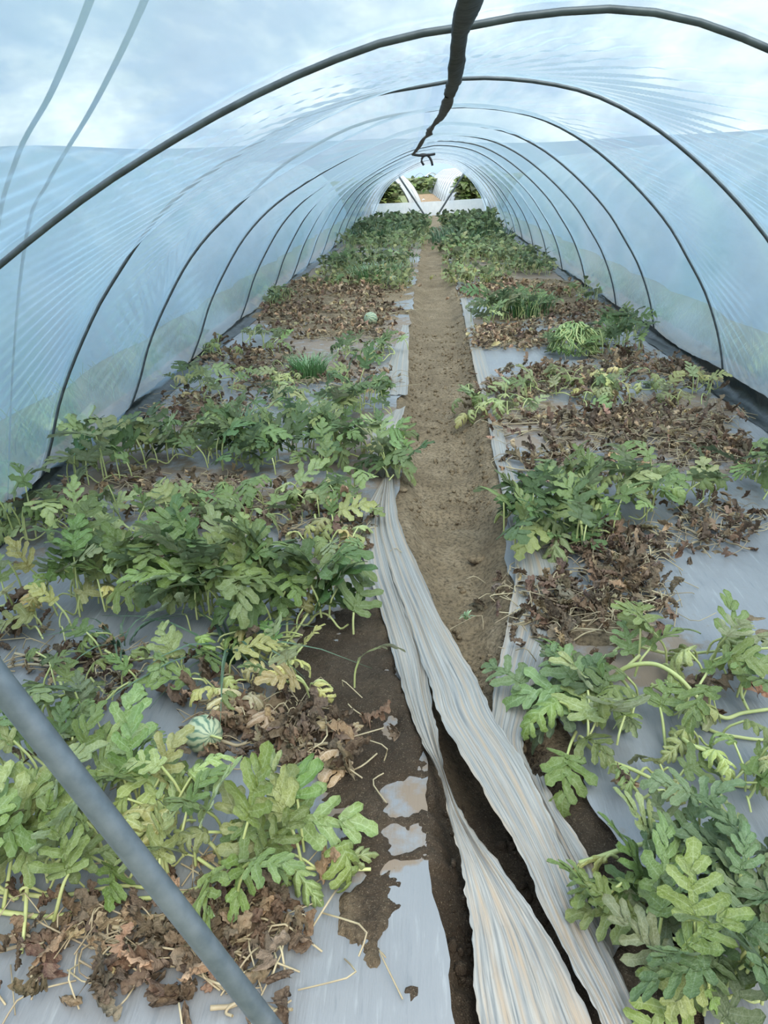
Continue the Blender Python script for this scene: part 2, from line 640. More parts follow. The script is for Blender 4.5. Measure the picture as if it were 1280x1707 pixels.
mulch_sheet('mulch_film', -1, 'wide grey plastic mulch film covering the bed left of the path')
mulch_sheet('mulch_film', 1, 'wide grey plastic mulch film covering the bed right of the path')

# ------------------------------------------------------------------ the tunnel: hoops and film
PROF = np.array([(-2.16, 0), (-2.04, .23), (-1.92, .5), (-1.75, .78), (-1.55, 1.05), (-1.31, 1.27), (-1.0, 1.46), (-.6, 1.65), (-.2, 1.8), (.1, 1.855), (.25, 1.865), (.5, 1.84), (.75, 1.78), (1.0, 1.66), (1.23, 1.5), (1.46, 1.3), (1.65, 1.1), (1.8, .89), (1.95, .66), (2.07, .4), (2.14, .18), (2.18, 0)])
PROF_A = np.array([(-2.10, 0), (-1.98, .23), (-1.85, .5), (-1.67, .78), (-1.45, 1.05), (-1.23, 1.23), (-.87, 1.45), (-.61, 1.58), (-.34, 1.69), (-.08, 1.765), (.1, 1.785), (.25, 1.80), (.44, 1.80), (.63, 1.76), (.9, 1.65), (1.13, 1.52), (1.40, 1.31), (1.62, 1.1), (1.79, .89), (1.95, .66), (2.07, .4), (2.14, .18), (2.18, 0)])


def resample(P, n):
    P = smooth_path(P, 600)
    s = np.concatenate([[0], np.cumsum(np.linalg.norm(np.diff(P, axis=0), axis=1))])
    q = np.linspace(0, s[-1], n)
    return np.stack([np.interp(q, s, P[:, 0]), np.interp(q, s, P[:, 1])], 1)


HOOPS = [(.12, .12), (1.90, 1.92), (3.69, 3.76), (5.07, 5.42), (6.72, 7.25), (8.57, 8.66), (10.53, 10.36), (12.4, 12.3), (14.2, 14.2), (15.9, 16.0), (17.7, 17.8), (19.5, 19.6), (21.3, 21.4), (23.2, 23.2), (25.1, 25.1), (27.1, 27.0), (29.0, 29.0), (31.0, 31.0)]
ORD = ['at the tunnel mouth', 'first', 'second', 'third', 'fourth', 'fifth', 'sixth', 'seventh', 'eighth', 'ninth', 'tenth', 'eleventh', 'twelfth', 'thirteenth', 'fourteenth', 'fifteenth', 'sixteenth', 'last']
HP = []
for i, (yl, yr) in enumerate(HOOPS):
    P = resample(PROF_A if i <= 1 else PROF, 600)
    k = 1 + RNG.uniform(-.012, .012) * (i > 3)
    x, z = P[:, 0] * k, P[:, 1] * (1 + RNG.uniform(-.015, .01) * (i > 3))
    y = yl + (yr - yl) * (x + 2.16) / 4.34
    x = x + .25 * max(0, yl - 12) / 19
    HP.append(np.stack([x, y, z], 1))
for i, P in enumerate(HP):
    if i == 0:
        lab = 'dark metal hoop arching over the open tunnel mouth'
    elif i == 1:
        lab = 'first dark metal hoop, crossing right over the top of the view'
    elif i == 17:
        lab = 'last metal hoop framing the far open end of the tunnel'
    else:
        lab = f'{ORD[i]} metal hoop counted from the near end, pressed against the blue film'
    P = P.copy()
    if i in (2, 3):   # here the film has slipped under the hoop and veils it
        a0, a1 = ((.25, .45) if i == 2 else (.30, .46))
        ss = np.linspace(0, 1, 600)
        P[:, 2] += .055 * sst(ss, a0 - .05, a0 + .06) * (1 - sst(ss, a1 - .06, a1 + .05))
        P[:, 0] -= .03 * sst(ss, a0 - .05, a0 + .06) * (1 - sst(ss, a1 - .06, a1 + .05))
    Q = P[::10].copy()
    Q[-1] = P[-1]
    Q = np.vstack([Q[0] - [0, 0, .05], Q, Q[-1] - [0, 0, .05]])
    V, f = tube_arrays(Q, .0082, 8)
    tag(put('tunnel_hoop', mesh_quads('tunnel_hoop', V, f, M_HOOP)), lab, 'hoop', 'metal hoops carrying the tunnel film')

rows, S = [], np.linspace(0, 1, 600)
arc = 5.25 * S
for i in range(len(HP) - 1):
    a, b = HP[i], HP[i + 1]
    m = 44 if i < 1 else 84 if i < 3 else 30 if i < 4 else 12 if i < 8 else 7
    if i == 0:
        a0 = a - np.array([0, .35, 0])
    prm = np.random.default_rng(100 + i)
    sets = []
    for k in range(7):
        sets.append((prm.uniform(.3, 5.0), prm.uniform(.25, .6), prm.uniform(-.9, .9), prm.uniform(6, 11), prm.uniform(.002, .0045), prm.uniform(0, 6), prm.uniform(.15, .85)))
    if i == 1:   # the strong fan of tension folds above the path's right side
        sets += [(3.25, .5, .42, 12, .012, 0, .5), (2.2, .35, -.7, 11, .007, 1, .6), (4.2, .4, .5, 9, .009, 2, .45), (1.0, .35, -.6, 9, .0028, 1, .6), (1.6, .3, -.5, 9, .004, 3, .6)]
    if i == 0:
        sets += [(1.7, .5, -.6, 8, .004, 0, .75), (3.5, .5, .5, 10, .004, 0, .6), (1.0, .5, -.45, 5, .003, 2, .55)]
    if i == 2:
        sets += [(3.5, .35, .4, 12, .009, 0, .5), (1.1, .3, .5, 12, .005, 2, .5)]
    for r in range(m if i < len(HP) - 2 else m + 1):
        fr = r / m
        p = a + (b - a) * fr
        nx = np.gradient(p[:, 0])
        nz = np.gradient(p[:, 2])
        ln = np.hypot(nx, nz)
        nrm = np.stack([-nz / ln, 0 * nx, nx / ln], 1)
        crest = np.exp(-(min(fr, 1 - fr) / .07) ** 2)
        sag = .045 * math.sin(math.pi * fr) ** .7 * (1 + .4 * np.sin(3 * S * math.pi + i))
        off = .013 + .006 * crest - sag
        u = fr * np.linalg.norm(b - a, axis=1)
        for s0, wd, k, fq, am, ph, f0 in sets:
            env = np.exp(-((arc - s0 - k * (u - .9)) / wd) ** 2) * math.exp(-((fr - f0) / .28) ** 2)
            off = off + am * env * np.sin(2 * math.pi * fq * (arc + k * u) + ph + .5 * np.sin(arc * 3 + u * 1.5))
        rows.append(p + nrm * off[:, None])
V = np.array(rows)
nr = len(V)
V[:, 0, 2] = np.minimum(V[:, 0, 2], .0) - .02
V[:, -1, 2] = np.minimum(V[:, -1, 2], .0) - .02
me = mesh_arrays('ceiling', V.reshape(-1, 3), grid_faces(nr, 600), M_FILM)
tag(put('ceiling', me), 'pale blue plastic film stretched over the hoops as walls and roof', None, None, 'structure')


# black film tucked along the foot of both walls, its upper edge torn
def foot_band(name, side, label):
    yv = np.arange(1.0, 22, .05)
    cx = np.interp(yv, [p[0 if side < 0 else -1][1] for p in HP], [p[0 if side < 0 else -1][0] for p in HP])
    hgt = (.06 if side < 0 else .095) * (.55 + .9 * fbm(yv, yv * 0 + side, 1.1, 4)) * np.interp(yv, [0, 6, 12, 22], [1, 1, .7, .45])
    hgt = hgt * np.clip((fbm(yv, yv * 0 + side * 3 + 9, .5, 2) - (.28 if side < 0 else .1)) * 4, .25, 1.15)
    n = 7
    X = np.zeros((len(yv), n))
    Z = X.copy()
    for k in range(n):
        fr = k / (n - 1)
        inw = .13 * max(0, .55 - fr) / .55
        X[:, k] = cx - side * (.022 + inw + .035 * fbm(yv * 3 + k, yv * 0, 2, 3))
        Z[:, k] = .012 + hgt * max(0, fr - .35) / .65 + .012 * fbm(yv * 5, yv * 0 + k, 2, 2)
        X[:, k] -= side * .22 * np.maximum(0, Z[:, k] - .02)
    Y = np.repeat(yv[:, None], n, 1)
    o = put(name, mesh_arrays(name, np.stack([X, Y, Z], -1).reshape(-1, 3), grid_faces(len(yv), n), M_BLACKFILM))
    tag(o, label, None, None, 'structure')


foot_band('baseboard_left', -1, 'thin torn black film along the foot of the left film wall')
foot_band('baseboard_right', 1, 'torn black film along the foot of the right film wall')

# two flat straps lying over the outside of the film, left of the first hoop
for pts, lab in (([(-.1, .62, 1.82), (-.4, 1.15, 1.735), (-.65, 1.49, 1.63), (-.87, 1.74, 1.53), (-1.22, 2.22, 1.345), (-1.75, 2.9, .83), (-2.2, 3.3, .0)], 'grey strap lying over the outside of the film, the one nearer the tunnel mouth'),
                 ([(-.05, .62, 1.83), (-.37, 1.27, 1.745), (-.66, 1.71, 1.63), (-.97, 2.09, 1.49), (-1.20, 2.36, 1.345), (-1.75, 3.1, .83), (-2.2, 3.5, .0)], 'grey strap lying over the outside of the film, the one nearer the first hoop')):
    P = smooth_path(pts, 40)
    T = np.gradient(P, axis=0)
    T /= np.linalg.norm(T, axis=1)[:, None]
    N = np.stack([P[:, 0] * .5, P[:, 0] * 0, np.maximum(.3, P[:, 2])], 1)
    N /= np.linalg.norm(N, axis=1)[:, None]
    B = np.cross(T, N)
    P = P + N * .035
    q = np.stack([P - B * .0065, P + B * .0065, P + B * .0065 + N * .002, P - B * .0065 + N * .002], 1).reshape(-1, 3)
    f = []
    for i in range(39):
        for k in range(4):
            f.append([i * 4 + k, i * 4 + (k + 1) % 4, i * 4 + 4 + (k + 1) % 4, i * 4 + 4 + k])
    tag(put('film_strap', mesh_arrays('film_strap', q, np.array(f), M_STRAP)), lab, 'strap', 'straps over the film')

# black flat hose hanging under the ridge
pts = [(.085, .55, 1.755), (.085, 1.37, 1.752), (.088, 1.9, 1.765), (.10, 2.42, 1.742), (.105, 3.0, 1.752), (.105, 3.6, 1.745), (.10, 4.4, 1.755), (.06, 5.3, 1.752), (.055, 6.0, 1.748), (.02, 7.0, 1.758), (-.03, 9.0, 1.752), (-.12, 11.9, 1.75), (-.12, 12.3, 1.75)]
P = smooth_path(pts, 240)
root = empty('ridge_hose', (.085, .55, 1.755))
tag(root, 'flattened black hose hanging along under the tunnel ridge', 'hose')


def flat_hose(P, i0, i1, mat, name):
    Q = P[i0:i1]
    n = len(Q)
    kk = np.arange(n)
    wd = .0235 * (.72 + .5 * fbm(kk * .11 + i0, kk * 0, 1, 3))
    tw = (fbm(kk * .06 + i0, kk * 0 + 4, 1, 3) - .5) * 1.9
    T = np.gradient(Q, axis=0)
    T /= np.linalg.norm(T, axis=1)[:, None]
    A0 = np.stack([T[:, 1], -T[:, 0], T[:, 0] * 0], 1)
    A0 /= np.linalg.norm(A0, axis=1)[:, None]
    B0 = np.cross(A0, T)
    A = A0 * np.cos(tw)[:, None] + B0 * np.sin(tw)[:, None]
    B = -A0 * np.sin(tw)[:, None] + B0 * np.cos(tw)[:, None]
    an = np.linspace(0, 2 * math.pi, 13)[:-1]
    crk = 1 + .5 * (np.random.default_rng(i0 + 5).random((n, 12)) - .5)
    V = Q[:, None] + (np.cos(an)[None, :, None] * wd[:, None, None]) * A[:, None] + (np.sin(an) * .009)[None, :, None] * crk[:, :, None] * B[:, None]
    f = []
    for i in range(n - 1):
        for k in range(12):
            f.append([i * 12 + k, i * 12 + (k + 1) % 12, i * 12 + 12 + (k + 1) % 12, i * 12 + 12 + k])
    o = put(name, mesh_arrays(name, V.reshape(-1, 3) - np.array(root.location), np.array(f), mat), root)
    return o


flat_hose(P, 0, 83, M_TAPE, 'hose_length')
o = flat_hose(P, 82, 240, M_TAPE2, 'hose_length')
o['label'] = 'brown weathered far length of the hose'
for (x, y, z), lab, pp in (((.06, 13.6, 1.70), 'short black tie curling down from the ridge, the higher of two', [(-.12, 0, .06), (-.03, 0, .075), (.05, 0, .05), (.10, 0, -.02), (.12, 0, -.10)]),
                           ((.03, 14.6, 1.66), 'short black tie hooked under the ridge, the lower of two', [(.10, 0, .13), (.0, 0, .10), (-.03, 0, .03), (.01, 0, -.04)])):
    V, f = tube_arrays(smooth_path(pp, 12), .022, 6)
    tag(put('hanging_tie', mesh_quads('hanging_tie', V, f, M_TAPE), loc=(x, y, z)), lab, 'tie', 'ties hanging from the ridge')
V, f = tube_arrays(smooth_path([(-.12, 12.2, 1.752), (.0, 12.35, 1.735), (.12, 12.4, 1.74), (.2, 12.45, 1.75)], 10), .02, 6)
o = put('hose_end', mesh_quads('hose_end', V - np.array(root.location), f, M_TAPE), root)

# braces
def pole(name, a, b, r, mat, lab):
    a, b = np.array(a), np.array(b)
    V, f = tube_arrays(np.linspace(0, 1, 8)[:, None] * (b - a) + a, r, 14)
    o = put(name, mesh_quads(name, V - a, f, mat), loc=a)
    return tag(o, lab, 'pole')


pole('brace_pole', (.051, .55, -.10), (-.60, .55, 1.57), .0132, M_POLE, 'blue-grey metal brace pole slanting across the lower left corner')
A1, A2 = G(718, 376, 0), None
yE = 30.2
d0 = np.array([0, 0, HC])


def on_plane(x, y, yp):
    d = CR * (x - 640) / F + CU * (853.5 - y) / F + CF
    return d0 + d * (yp / d[1])


pole('brace_pole', on_plane(722, 380, yE), on_plane(664, 293, yE + .1), .035, M_HOOP, 'dark brace pole leaning to the left across the far end opening')
pole('brace_pole', on_plane(716, 380, yE - .12), on_plane(773, 289, yE - .02), .035, M_HOOP, 'dark brace pole leaning to the right across the far end opening')
q = on_plane(720, 381, yE - .4)
V, f = tube_arrays([(q[0] - .35, q[1], q[2] - .02), (q[0] + .3, q[1], q[2] + .03)], .07, 8)
tag(put('pole_stub', mesh_quads('pole_stub', V, f, M_TAPE)), 'short dark stub lying at the foot of the crossed poles', 'stub')

# low white film apron across the far end
u = np.linspace(-1.98, 2.46, 60)
rowsA = []
for k, zt in enumerate((-.05, .12, .25, .38, .50)):
    rowsA.append(np.stack([u, 30.6 + .05 * fbm(u * 3, u * 0 + k, 1, 3), zt + (k > 0) * .05 * (fbm(u, u * 0 + 7, 1, 3) - .5)], 1))
tag(put('end_apron', mesh_arrays('end_apron', np.array(rowsA).reshape(-1, 3), grid_faces(5, 60), M_APRON)), 'low white film apron closing the foot of the far end', 'film')
# ------------------------------------------------------------------ outside the tunnel
xv = np.concatenate([np.linspace(-320, -12, 24), np.linspace(-9, -2.6, 8), [-2.35, 2.4], np.linspace(2.6, 9, 8), np.linspace(12, 320, 24)])
yv = np.concatenate([np.linspace(-120, -2, 12), [-.8, .2], np.linspace(3, 30, 10), [31.2, 31.6], np.linspace(33, 80, 14), np.linspace(100, 330, 10)])
X, Y = np.meshgrid(xv, yv)
Z = -.03 + (fbm(X, Y, .4, 3) - .5) * .06
Z = np.where((np.abs(X - .02) < 2.5) & (Y < 31.3) & (Y > -.9), -.45, Z)
me = mesh_arrays('terrain', np.stack([X, Y, Z], -1).reshape(-1, 3), grid_faces(len(yv), len(xv)), M_FIELD)
tag(put('terrain', me), 'green and brown field around the tunnel', None, None, 'structure')
an = np.linspace(0, 2 * math.pi, 241)
hh = 11 + 7 * fbm(an * 3, an * 0, 1.2, 4) + 2 * np.sin(an * 3 + 1)
hh[-1] = hh[0]
V = np.concatenate([np.stack([r * np.cos(an), r * np.sin(an), z], 1) for r, z in ((290, an * 0 - 2), (310, hh * .55), (335, hh), (390, an * 0 - 2))])
tag(put('hills', mesh_arrays('hills', V, grid_faces(4, 241), M_HILL)), 'low hazy wooded hills on the horizon', None, None, 'structure')


def shell(name, cx, y0, y1, hw, h, mat, label, cat='tunnel', group=None, a0=0.0, a1=1.0, ribs=0, rib_r=.02):
    """a film tunnel standing at cx from y0 to y1, with its own hoops"""
    root = empty(name, (cx, y0, -.03))
    tag(root, label, cat, group)
    n, m = 48, max(8, ribs * 4)
    pr = resample(PROF, 200) * [hw / 2.17, h / 1.865]
    pr = pr[int(a0 * 199):int(a1 * 199) + 1]
    pr = pr[np.linspace(0, len(pr) - 1, n).astype(int)]
    rr2 = []
    for k in range(m + 1):
        fr = k / m
        sag = -.05 * abs(math.sin(math.pi * fr * max(ribs, 1)))
        rr2.append(np.stack([pr[:, 0] * (1 + sag), pr[:, 0] * 0 + fr * (y1 - y0), pr[:, 1] * (1 + sag)], 1))
    put('film', mesh_arrays('film', np.array(rr2).reshape(-1, 3), grid_faces(m + 1, n), mat), root)
    for k in range(ribs + 1):
        V, f = tube_arrays(np.stack([pr[:, 0] * .985, pr[:, 0] * 0 + k / max(ribs, 1) * (y1 - y0), pr[:, 1] * .985], 1)[::3], rib_r, 5)
        put('hoop', mesh_quads('hoop', V, f, M_HOOP), root)
    return root


shell('neighbour_tunnel', -5.2, -4, 32, 2.15, 2.05, M_FILM2, 'pale film tunnel standing outside beyond the left wall', 'tunnel', 'tunnels side by side', ribs=18)
shell('neighbour_tunnel', 5.3, -4, 32, 2.15, 1.9, M_FILM2, 'pale film tunnel standing outside beyond the right wall', 'tunnel', 'tunnels side by side', ribs=18)
M_WHITEF = make_film('white_far_film', .10, (.9, .95, 1), (.62, .70, .76))
tun = shell('open_tunnel', 2.60, 34.6, 72, 1.38, 1.74, M_WHITEF, 'white film tunnel with thin ribs beyond the far end, right of the brown path', 'tunnel', 'open tunnels beyond the end', ribs=14, rib_r=.035)
tun.rotation_euler.z = math.radians(1.0)
tun = shell('open_tunnel', -2.05, 34.6, 37.6, 1.6, 1.62, M_WHITEF, 'short white film tunnel beyond the far end, left of the brown path', 'tunnel', 'open tunnels beyond the end', ribs=3, rib_r=.03)
tun.rotation_euler.z = math.radians(-9)
xv2, yv2 = np.linspace(-.75, 1.5, 16), np.linspace(31.4, 62, 40)
X, Y = np.meshgrid(xv2, yv2)
me = mesh_arrays('path', np.stack([X, Y, .012 + (fbm(X, Y, 3, 3) - .5) * .05], -1).reshape(-1, 3), grid_faces(40, 16), M_SOIL, attrs={'damp': np.full(X.size, .15)})
tag(put('path', me), 'brown earth path beyond the far end', None, None, 'structure')
for cx, y, h, lab in ((-.4, 125, 1.5, 'tiny white tunnel far beyond the end, on the left of two'), (1.0, 88, 1.5, 'tiny white tunnel far beyond the end, on the right of two')):
    shell('distant_tunnel', cx, y, y + 16, 1.1, h, M_WHITEF, lab, 'tunnel', 'distant tunnels', ribs=4)


for (x, y), lab in (((706, 334), 'white scrap on the path beyond the end, the farther one'), ((711, 345), 'white scrap on the path beyond the end, the nearer one'), ((713, 350), 'white scrap lying just behind the white apron')):
    q = G(x, y, 0)
    V = np.array([[-.10, -.3, .02], [.08, -.25, .05], [.1, .28, .03], [-.07, .3, .06], [0, 0, .10]])
    tag(put('film_scrap', mesh_arrays('film_scrap', V, [[0, 1, 4], [1, 2, 4], [2, 3, 4], [3, 0, 4]], M_WHITEF), loc=q), lab, 'scrap', 'white film scraps')

# ------------------------------------------------------------------ loose pleated film strips along the path


def strip(name, stations, label, z=.03, pleat=.010, cols=30, seed=1, lift=None, group='loose film strips beside the path'):
    rg = np.random.default_rng(seed)
    L = np.array([G(*s[0], z) for s in stations])
    R = np.array([G(*s[1], z) for s in stations])
    n = max(24, len(stations) * 9)
    L, R = smooth_path(L, n), smooth_path(R, n)
    u = np.linspace(0, 1, cols)
    prof = np.convolve(rg.normal(0, 1, cols + 4), [.25, .5, .25], 'same')[2:-2]
    prof2 = np.convolve(rg.normal(0, 1, cols + 4), [.25, .5, .25], 'same')[2:-2]
    wdt = np.linalg.norm(R - L, axis=1)
    s = np.linspace(0, 1, n)[:, None]
    amp = np.clip(.6 * pleat * (.10 / np.maximum(wdt, .02)) ** .5, .003, .02)[:, None]
    wav = (fbm(np.repeat(u[None], n, 0) * 9 + seed, np.repeat(s, cols, 1) * n * .12, 1, 3) - .5)
    P = L[:, None] + (R - L)[:, None] * u[None, :, None]
    gnd = np.maximum(film_z(P[..., 0], P[..., 1]), soil_z(P[..., 0], P[..., 1]))
    gm = np.maximum.accumulate(gnd.max(1)[:, None] * np.ones(cols), 0) * 0 + gnd
    lf = np.interp(s[:, 0], np.linspace(0, 1, len(lift)), lift)[:, None] if lift is not None else .012
    base = np.maximum(gm + .004, lf)
    P[..., 2] = base + .5 * amp * (prof * (1 - s) + prof2 * s) + amp * 1.2 * wav + .3 * amp
    P[..., 2] = np.maximum(P[..., 2], gnd + .002)
    rag = (fbm(s[:, 0] * n * .5, s[:, 0] * 0 + seed, 1, 3) - .5) * .012
    P[:, 0, 0] += rag
    P[:, -1, 0] += rag[::-1]
    UV = np.stack([np.repeat(s * n * .05, cols, 1), np.repeat(u[None] * wdt.mean() * 8, n, 0)], -1)
    me = mesh_arrays(name, P.reshape(-1, 3), grid_faces(n, cols), M_STRIP, uv=UV.reshape(-1, 2))
    return tag(put(name, me), label, 'film strip', group)


strip('film_strip', [((642, 788), (657, 785)), ((606, 862), (642, 862)), ((608, 940), (657, 940)), ((632, 1010), (677, 1010)), ((655, 1090), (707, 1090)), ((675, 1160), (717, 1160)), ((700, 1230), (730, 1225)), ((733, 1295), (741, 1290)), ((750, 1372), (770, 1358)), ((766, 1430), (806, 1410)), ((776, 1490), (862, 1480)), ((785, 1550), (905, 1540)), ((790, 1630), (950, 1620)), ((800, 1710), (990, 1707)), ((806, 1790), (1040, 1780))],
      'pale pleated film strip that narrows to a cord and fans out at the bottom', pleat=.014, seed=4, cols=44, lift=[.02, .03, .03, .03, .03, .035, .035, .02, .02, .02])
strip('film_strip', [((642, 800), (656, 798)), ((632, 870), (664, 865)), ((650, 950), (693, 940)), ((675, 1020), (729, 1020)), ((697, 1090), (767, 1090)), ((718, 1150), (797, 1140)), ((732, 1200), (822, 1200)), ((777, 1280), (867, 1270)), ((830, 1370), (907, 1350)), ((870, 1440), (942, 1430)), ((905, 1520), (977, 1510)), ((942, 1600), (1017, 1590)), ((985, 1680), (1060, 1680)), ((1020, 1760), (1095, 1760))],
      'long taut pleated film strip crossing the path down to the bottom right', pleat=.018, seed=9, cols=34, lift=[.03, .035, .04, .045, .05, .045, .04, .04])
strip('film_strip', [((853, 890), (905, 890)), ((858, 960), (935, 955)), ((845, 1040), (925, 1040)), ((832, 1100), (905, 1100)), ((820, 1170), (888, 1170)), ((818, 1230), (872, 1230)), ((862, 1290), (886, 1280)), ((905, 1370), (925, 1360)), ((950, 1450), (966, 1440))],
      'broad frayed grey film strip along the right edge of the path', pleat=.016, seed=12, cols=28, lift=[.02, .02, .015, .01, .01, .02, .02])
strip('film_strip', [((763, 470), (770, 470)), ((778, 550), (793, 548)), ((793, 620), (816, 616)), ((812, 690), (832, 690)), ((822, 750), (848, 750)), ((840, 825), (864, 825)), ((851, 885), (876, 885))],
      'narrow far film strip along the right edge of the path', pleat=.014, seed=15, cols=16)
strip('film_strip', [((672, 540), (681, 540)), ((650, 600), (681, 596)), ((636, 655), (680, 655))], 'short pale film strip on the left path edge, farthest up', pleat=.012, seed=20, cols=18)
strip('film_strip', [((640, 690), (676, 674)), ((622, 712), (668, 700)), ((618, 745), (661, 742)), ((634, 792), (656, 790))], 'short torn film strip on the left path edge above the green leaves', pleat=.014, seed=22, cols=20)
strip('film_strip', [((885, 1290), (905, 1290)), ((908, 1350), (930, 1345)), ((950, 1440), (985, 1430)), ((985, 1520), (1010, 1515)), ((1010, 1590), (1035, 1580))], 'thin grey film fold under the bottom right film edge', pleat=.012, seed=25, cols=14)

# ------------------------------------------------------------------ clods of soil
ico = np.array([(0, 0, 1), (.894, 0, .447), (.276, .851, .447), (-.724, .526, .447), (-.724, -.526, .447), (.276, -.851, .447), (.724, .526, -.447), (-.276, .851, -.447), (-.894, 0, -.447), (-.276, -.851, -.447), (.724, -.526, -.447), (0, 0, -1)])
icf = np.array([(0, 1, 2), (0, 2, 3), (0, 3, 4), (0, 4, 5), (0, 5, 1), (1, 6, 2), (2, 7, 3), (3, 8, 4), (4, 9, 5), (5, 10, 1), (1, 10, 6), (2, 6, 7), (3, 7, 8), (4, 8, 9), (5, 9, 10), (6, 11, 7), (7, 11, 8), (8, 11, 9), (9, 11, 10), (10, 11, 6)])
Vs, Fs, dm, o = [], [], [], 0
k = 0
while k < 2300:
    y = 1.0 + 7.5 * RNG.random() ** 1.6
    l, r = path_edges(y)
    x = RNG.uniform(l + .03, r - .02) if RNG.random() < .8 else r - abs(RNG.normal(0, .06))
    if fbm(np.array([x]), np.array([y]), 2.3, 3)[0] < .45:
        continue
    s = .0035 + .013 * RNG.random() ** 4
    p = ico * s * RNG.uniform(.7, 1.25, (12, 1)) * RNG.uniform(.7, 1.3, (1, 3))
    z = soil_z(np.array([x]), np.array([y]))[0]
    Vs.append(p + [x, y, z + s * .35])
    Fs.append(icf + o)
    dm.append(np.full(12, 1.0 if y < 1.7 else 0.0))
    o += 12
    k += 1
tag(put('soil_crumbs', mesh_arrays('soil_crumbs', np.vstack(Vs), np.vstack(Fs), M_SOIL, attrs={'damp': np.concatenate(dm)})), 'small crumbs of dry soil scattered over the trodden path', 'soil', None, 'stuff')
for (x, y, s), lab in (((672, 832, .03), 'round soil clod beside the left film strip'), ((795, 925, .045), 'flat pale soil clod near the right edge of the path'), ((738, 835, .022), 'small soil clod in the middle of the path')):
    q = G(x, y, -.06)
    p = np.repeat(ico[None], 1, 0)[0]
    p = p * s * RNG.uniform(.8, 1.2, (12, 1)) * [1.2, 1, .65]
    q[2] = soil_z(np.array([q[0]]), np.array([q[1]]))[0] + s * .3
    oo = put('soil_clod', mesh_arrays('soil_clod', p, icf, M_SOIL, attrs={'damp': np.full(12, .1)}), loc=q)
    oo.modifiers.new('round', 'SUBSURF').levels = 1
    oo.modifiers['round'].render_levels = 2
    tag(oo, lab, 'clod', 'soil clods on the path')

# ------------------------------------------------------------------ leaves


def leaf_arrays(rg, kind, rows, vs):
    """one lobed watermelon leaf, 1 m long, base at the origin, pointing along +Y, upper side +Z"""
    tt = np.linspace(0, 1, rows)
    j = lambda a: a * rg.uniform(.85, 1.15)
    kt = [0, .04, .09, .14, .24, .35, .40, .51, .62, .66, .77, .85, .93, 1.0]
    kw_ = [.015, .07, j(.23), j(.20), j(.43), j(.12), j(.17), j(.34), j(.14), j(.13), j(.21), j(.12), j(.13), .004]
    pos = np.interp(tt, kt, np.arange(len(kt)))
    idx = np.minimum(pos.astype(int), len(kt) - 2)
    wv = []
    for i, f in zip(idx, pos - idx):
        a, b = kw_[i], kw_[i + 1]
        g = np.sin(f * np.pi / 2) ** .75 if b > a else 1 - np.sin((1 - f) * np.pi / 2) ** .75
        wv.append(a + (b - a) * g)
    wv = np.array(wv)
    wv[-1] = .004
    asym = 1 + .12 * np.sin(tt * 9 + rg.uniform(0, 6))
    vs = np.asarray(vs, float)
    V2 = vs[None, :] * wv[:, None] * np.where(vs[None, :] > 0, asym[:, None], 2 - asym[:, None])
    if rows > 14:
        V2 = V2 * (1 + .07 * (np.abs(vs[None]) > .9) * np.sin(tt * 60 + rg.uniform(0, 6))[:, None])
    sweep = .38 * np.abs(V2) * (1 - .4 * tt[:, None])
    if kind == 'fresh':
        bend, roll, fold, wave, crum = rg.uniform(-1.5, -.4), rg.uniform(-.25, .25), rg.uniform(-.2, .5), rg.uniform(.02, .05), .012
    elif kind == 'wilt':
        bend, roll, fold, wave, crum = rg.uniform(-3.2, -1.6), rg.uniform(-.8, .8), rg.uniform(-2.6, -.8), rg.uniform(.03, .06), .02
    else:
        bend, roll, fold, wave, crum = rg.uniform(-4.2, 4.2), rg.uniform(-3.0, 3.0), rg.choice([-1, 1]) * rg.uniform(3.5, 9.0), rg.uniform(.08, .16), .085
    ang = bend * (tt ** 1.3)
    dy, dz = np.cos(ang), np.sin(ang)
    sy = np.concatenate([[0], np.cumsum((dy[1:] + dy[:-1]) / 2)]) / (rows - 1)
    sz = np.concatenate([[0], np.cumsum((dz[1:] + dz[:-1]) / 2)]) / (rows - 1)
    ph = rg.uniform(0, 6, 4)
    wz = wave * np.sin(tt[:, None] * rg.uniform(9, 15) + ph[0] + 1.5 * np.sign(vs)[None]) * np.abs(vs)[None] ** 1.5 * (np.abs(V2) / .3)
    wz = wz + crum * np.sin(tt[:, None] * 23 + ph[1]) * np.sin(V2 * 31 + ph[2])
    kap = fold
    a = kap * V2
    sx = np.where(abs(kap) < .05, V2, np.sin(a) / (kap if abs(kap) > .05 else 1))
    cz = np.abs(V2) * 0 + (1 - np.cos(a)) / (kap if abs(kap) > .05 else 1)
    rl = roll * tt
    X = sx * np.cos(rl)[:, None] - (cz + wz) * np.sin(rl)[:, None]
    N = sx * np.sin(rl)[:, None] + (cz + wz) * np.cos(rl)[:, None]
    Tt = sweep
    Yc = sy[:, None] + Tt * dy[:, None] - N * dz[:, None]
    Zc = sz[:, None] + Tt * dz[:, None] + N * dy[:, None]
    P = np.stack([X, Yc, Zc], -1)
    side = .10 * np.sin(tt * 3 + ph[3])
    P[..., 0] += side[:, None] * (.3 if kind == 'fresh' else .8)
    vein = np.exp(-(np.abs(V2) / .022) ** 2)
    lobes = np.exp(-((tt[:, None] - np.array([.24, .51, .77])[None]) / .022) ** 2).sum(1)
    vein = np.maximum(vein, .55 * lobes[:, None] * (np.abs(vs)[None] < .95))
    return P.reshape(-1, 3), grid_faces(rows, len(vs)), vein.ravel()


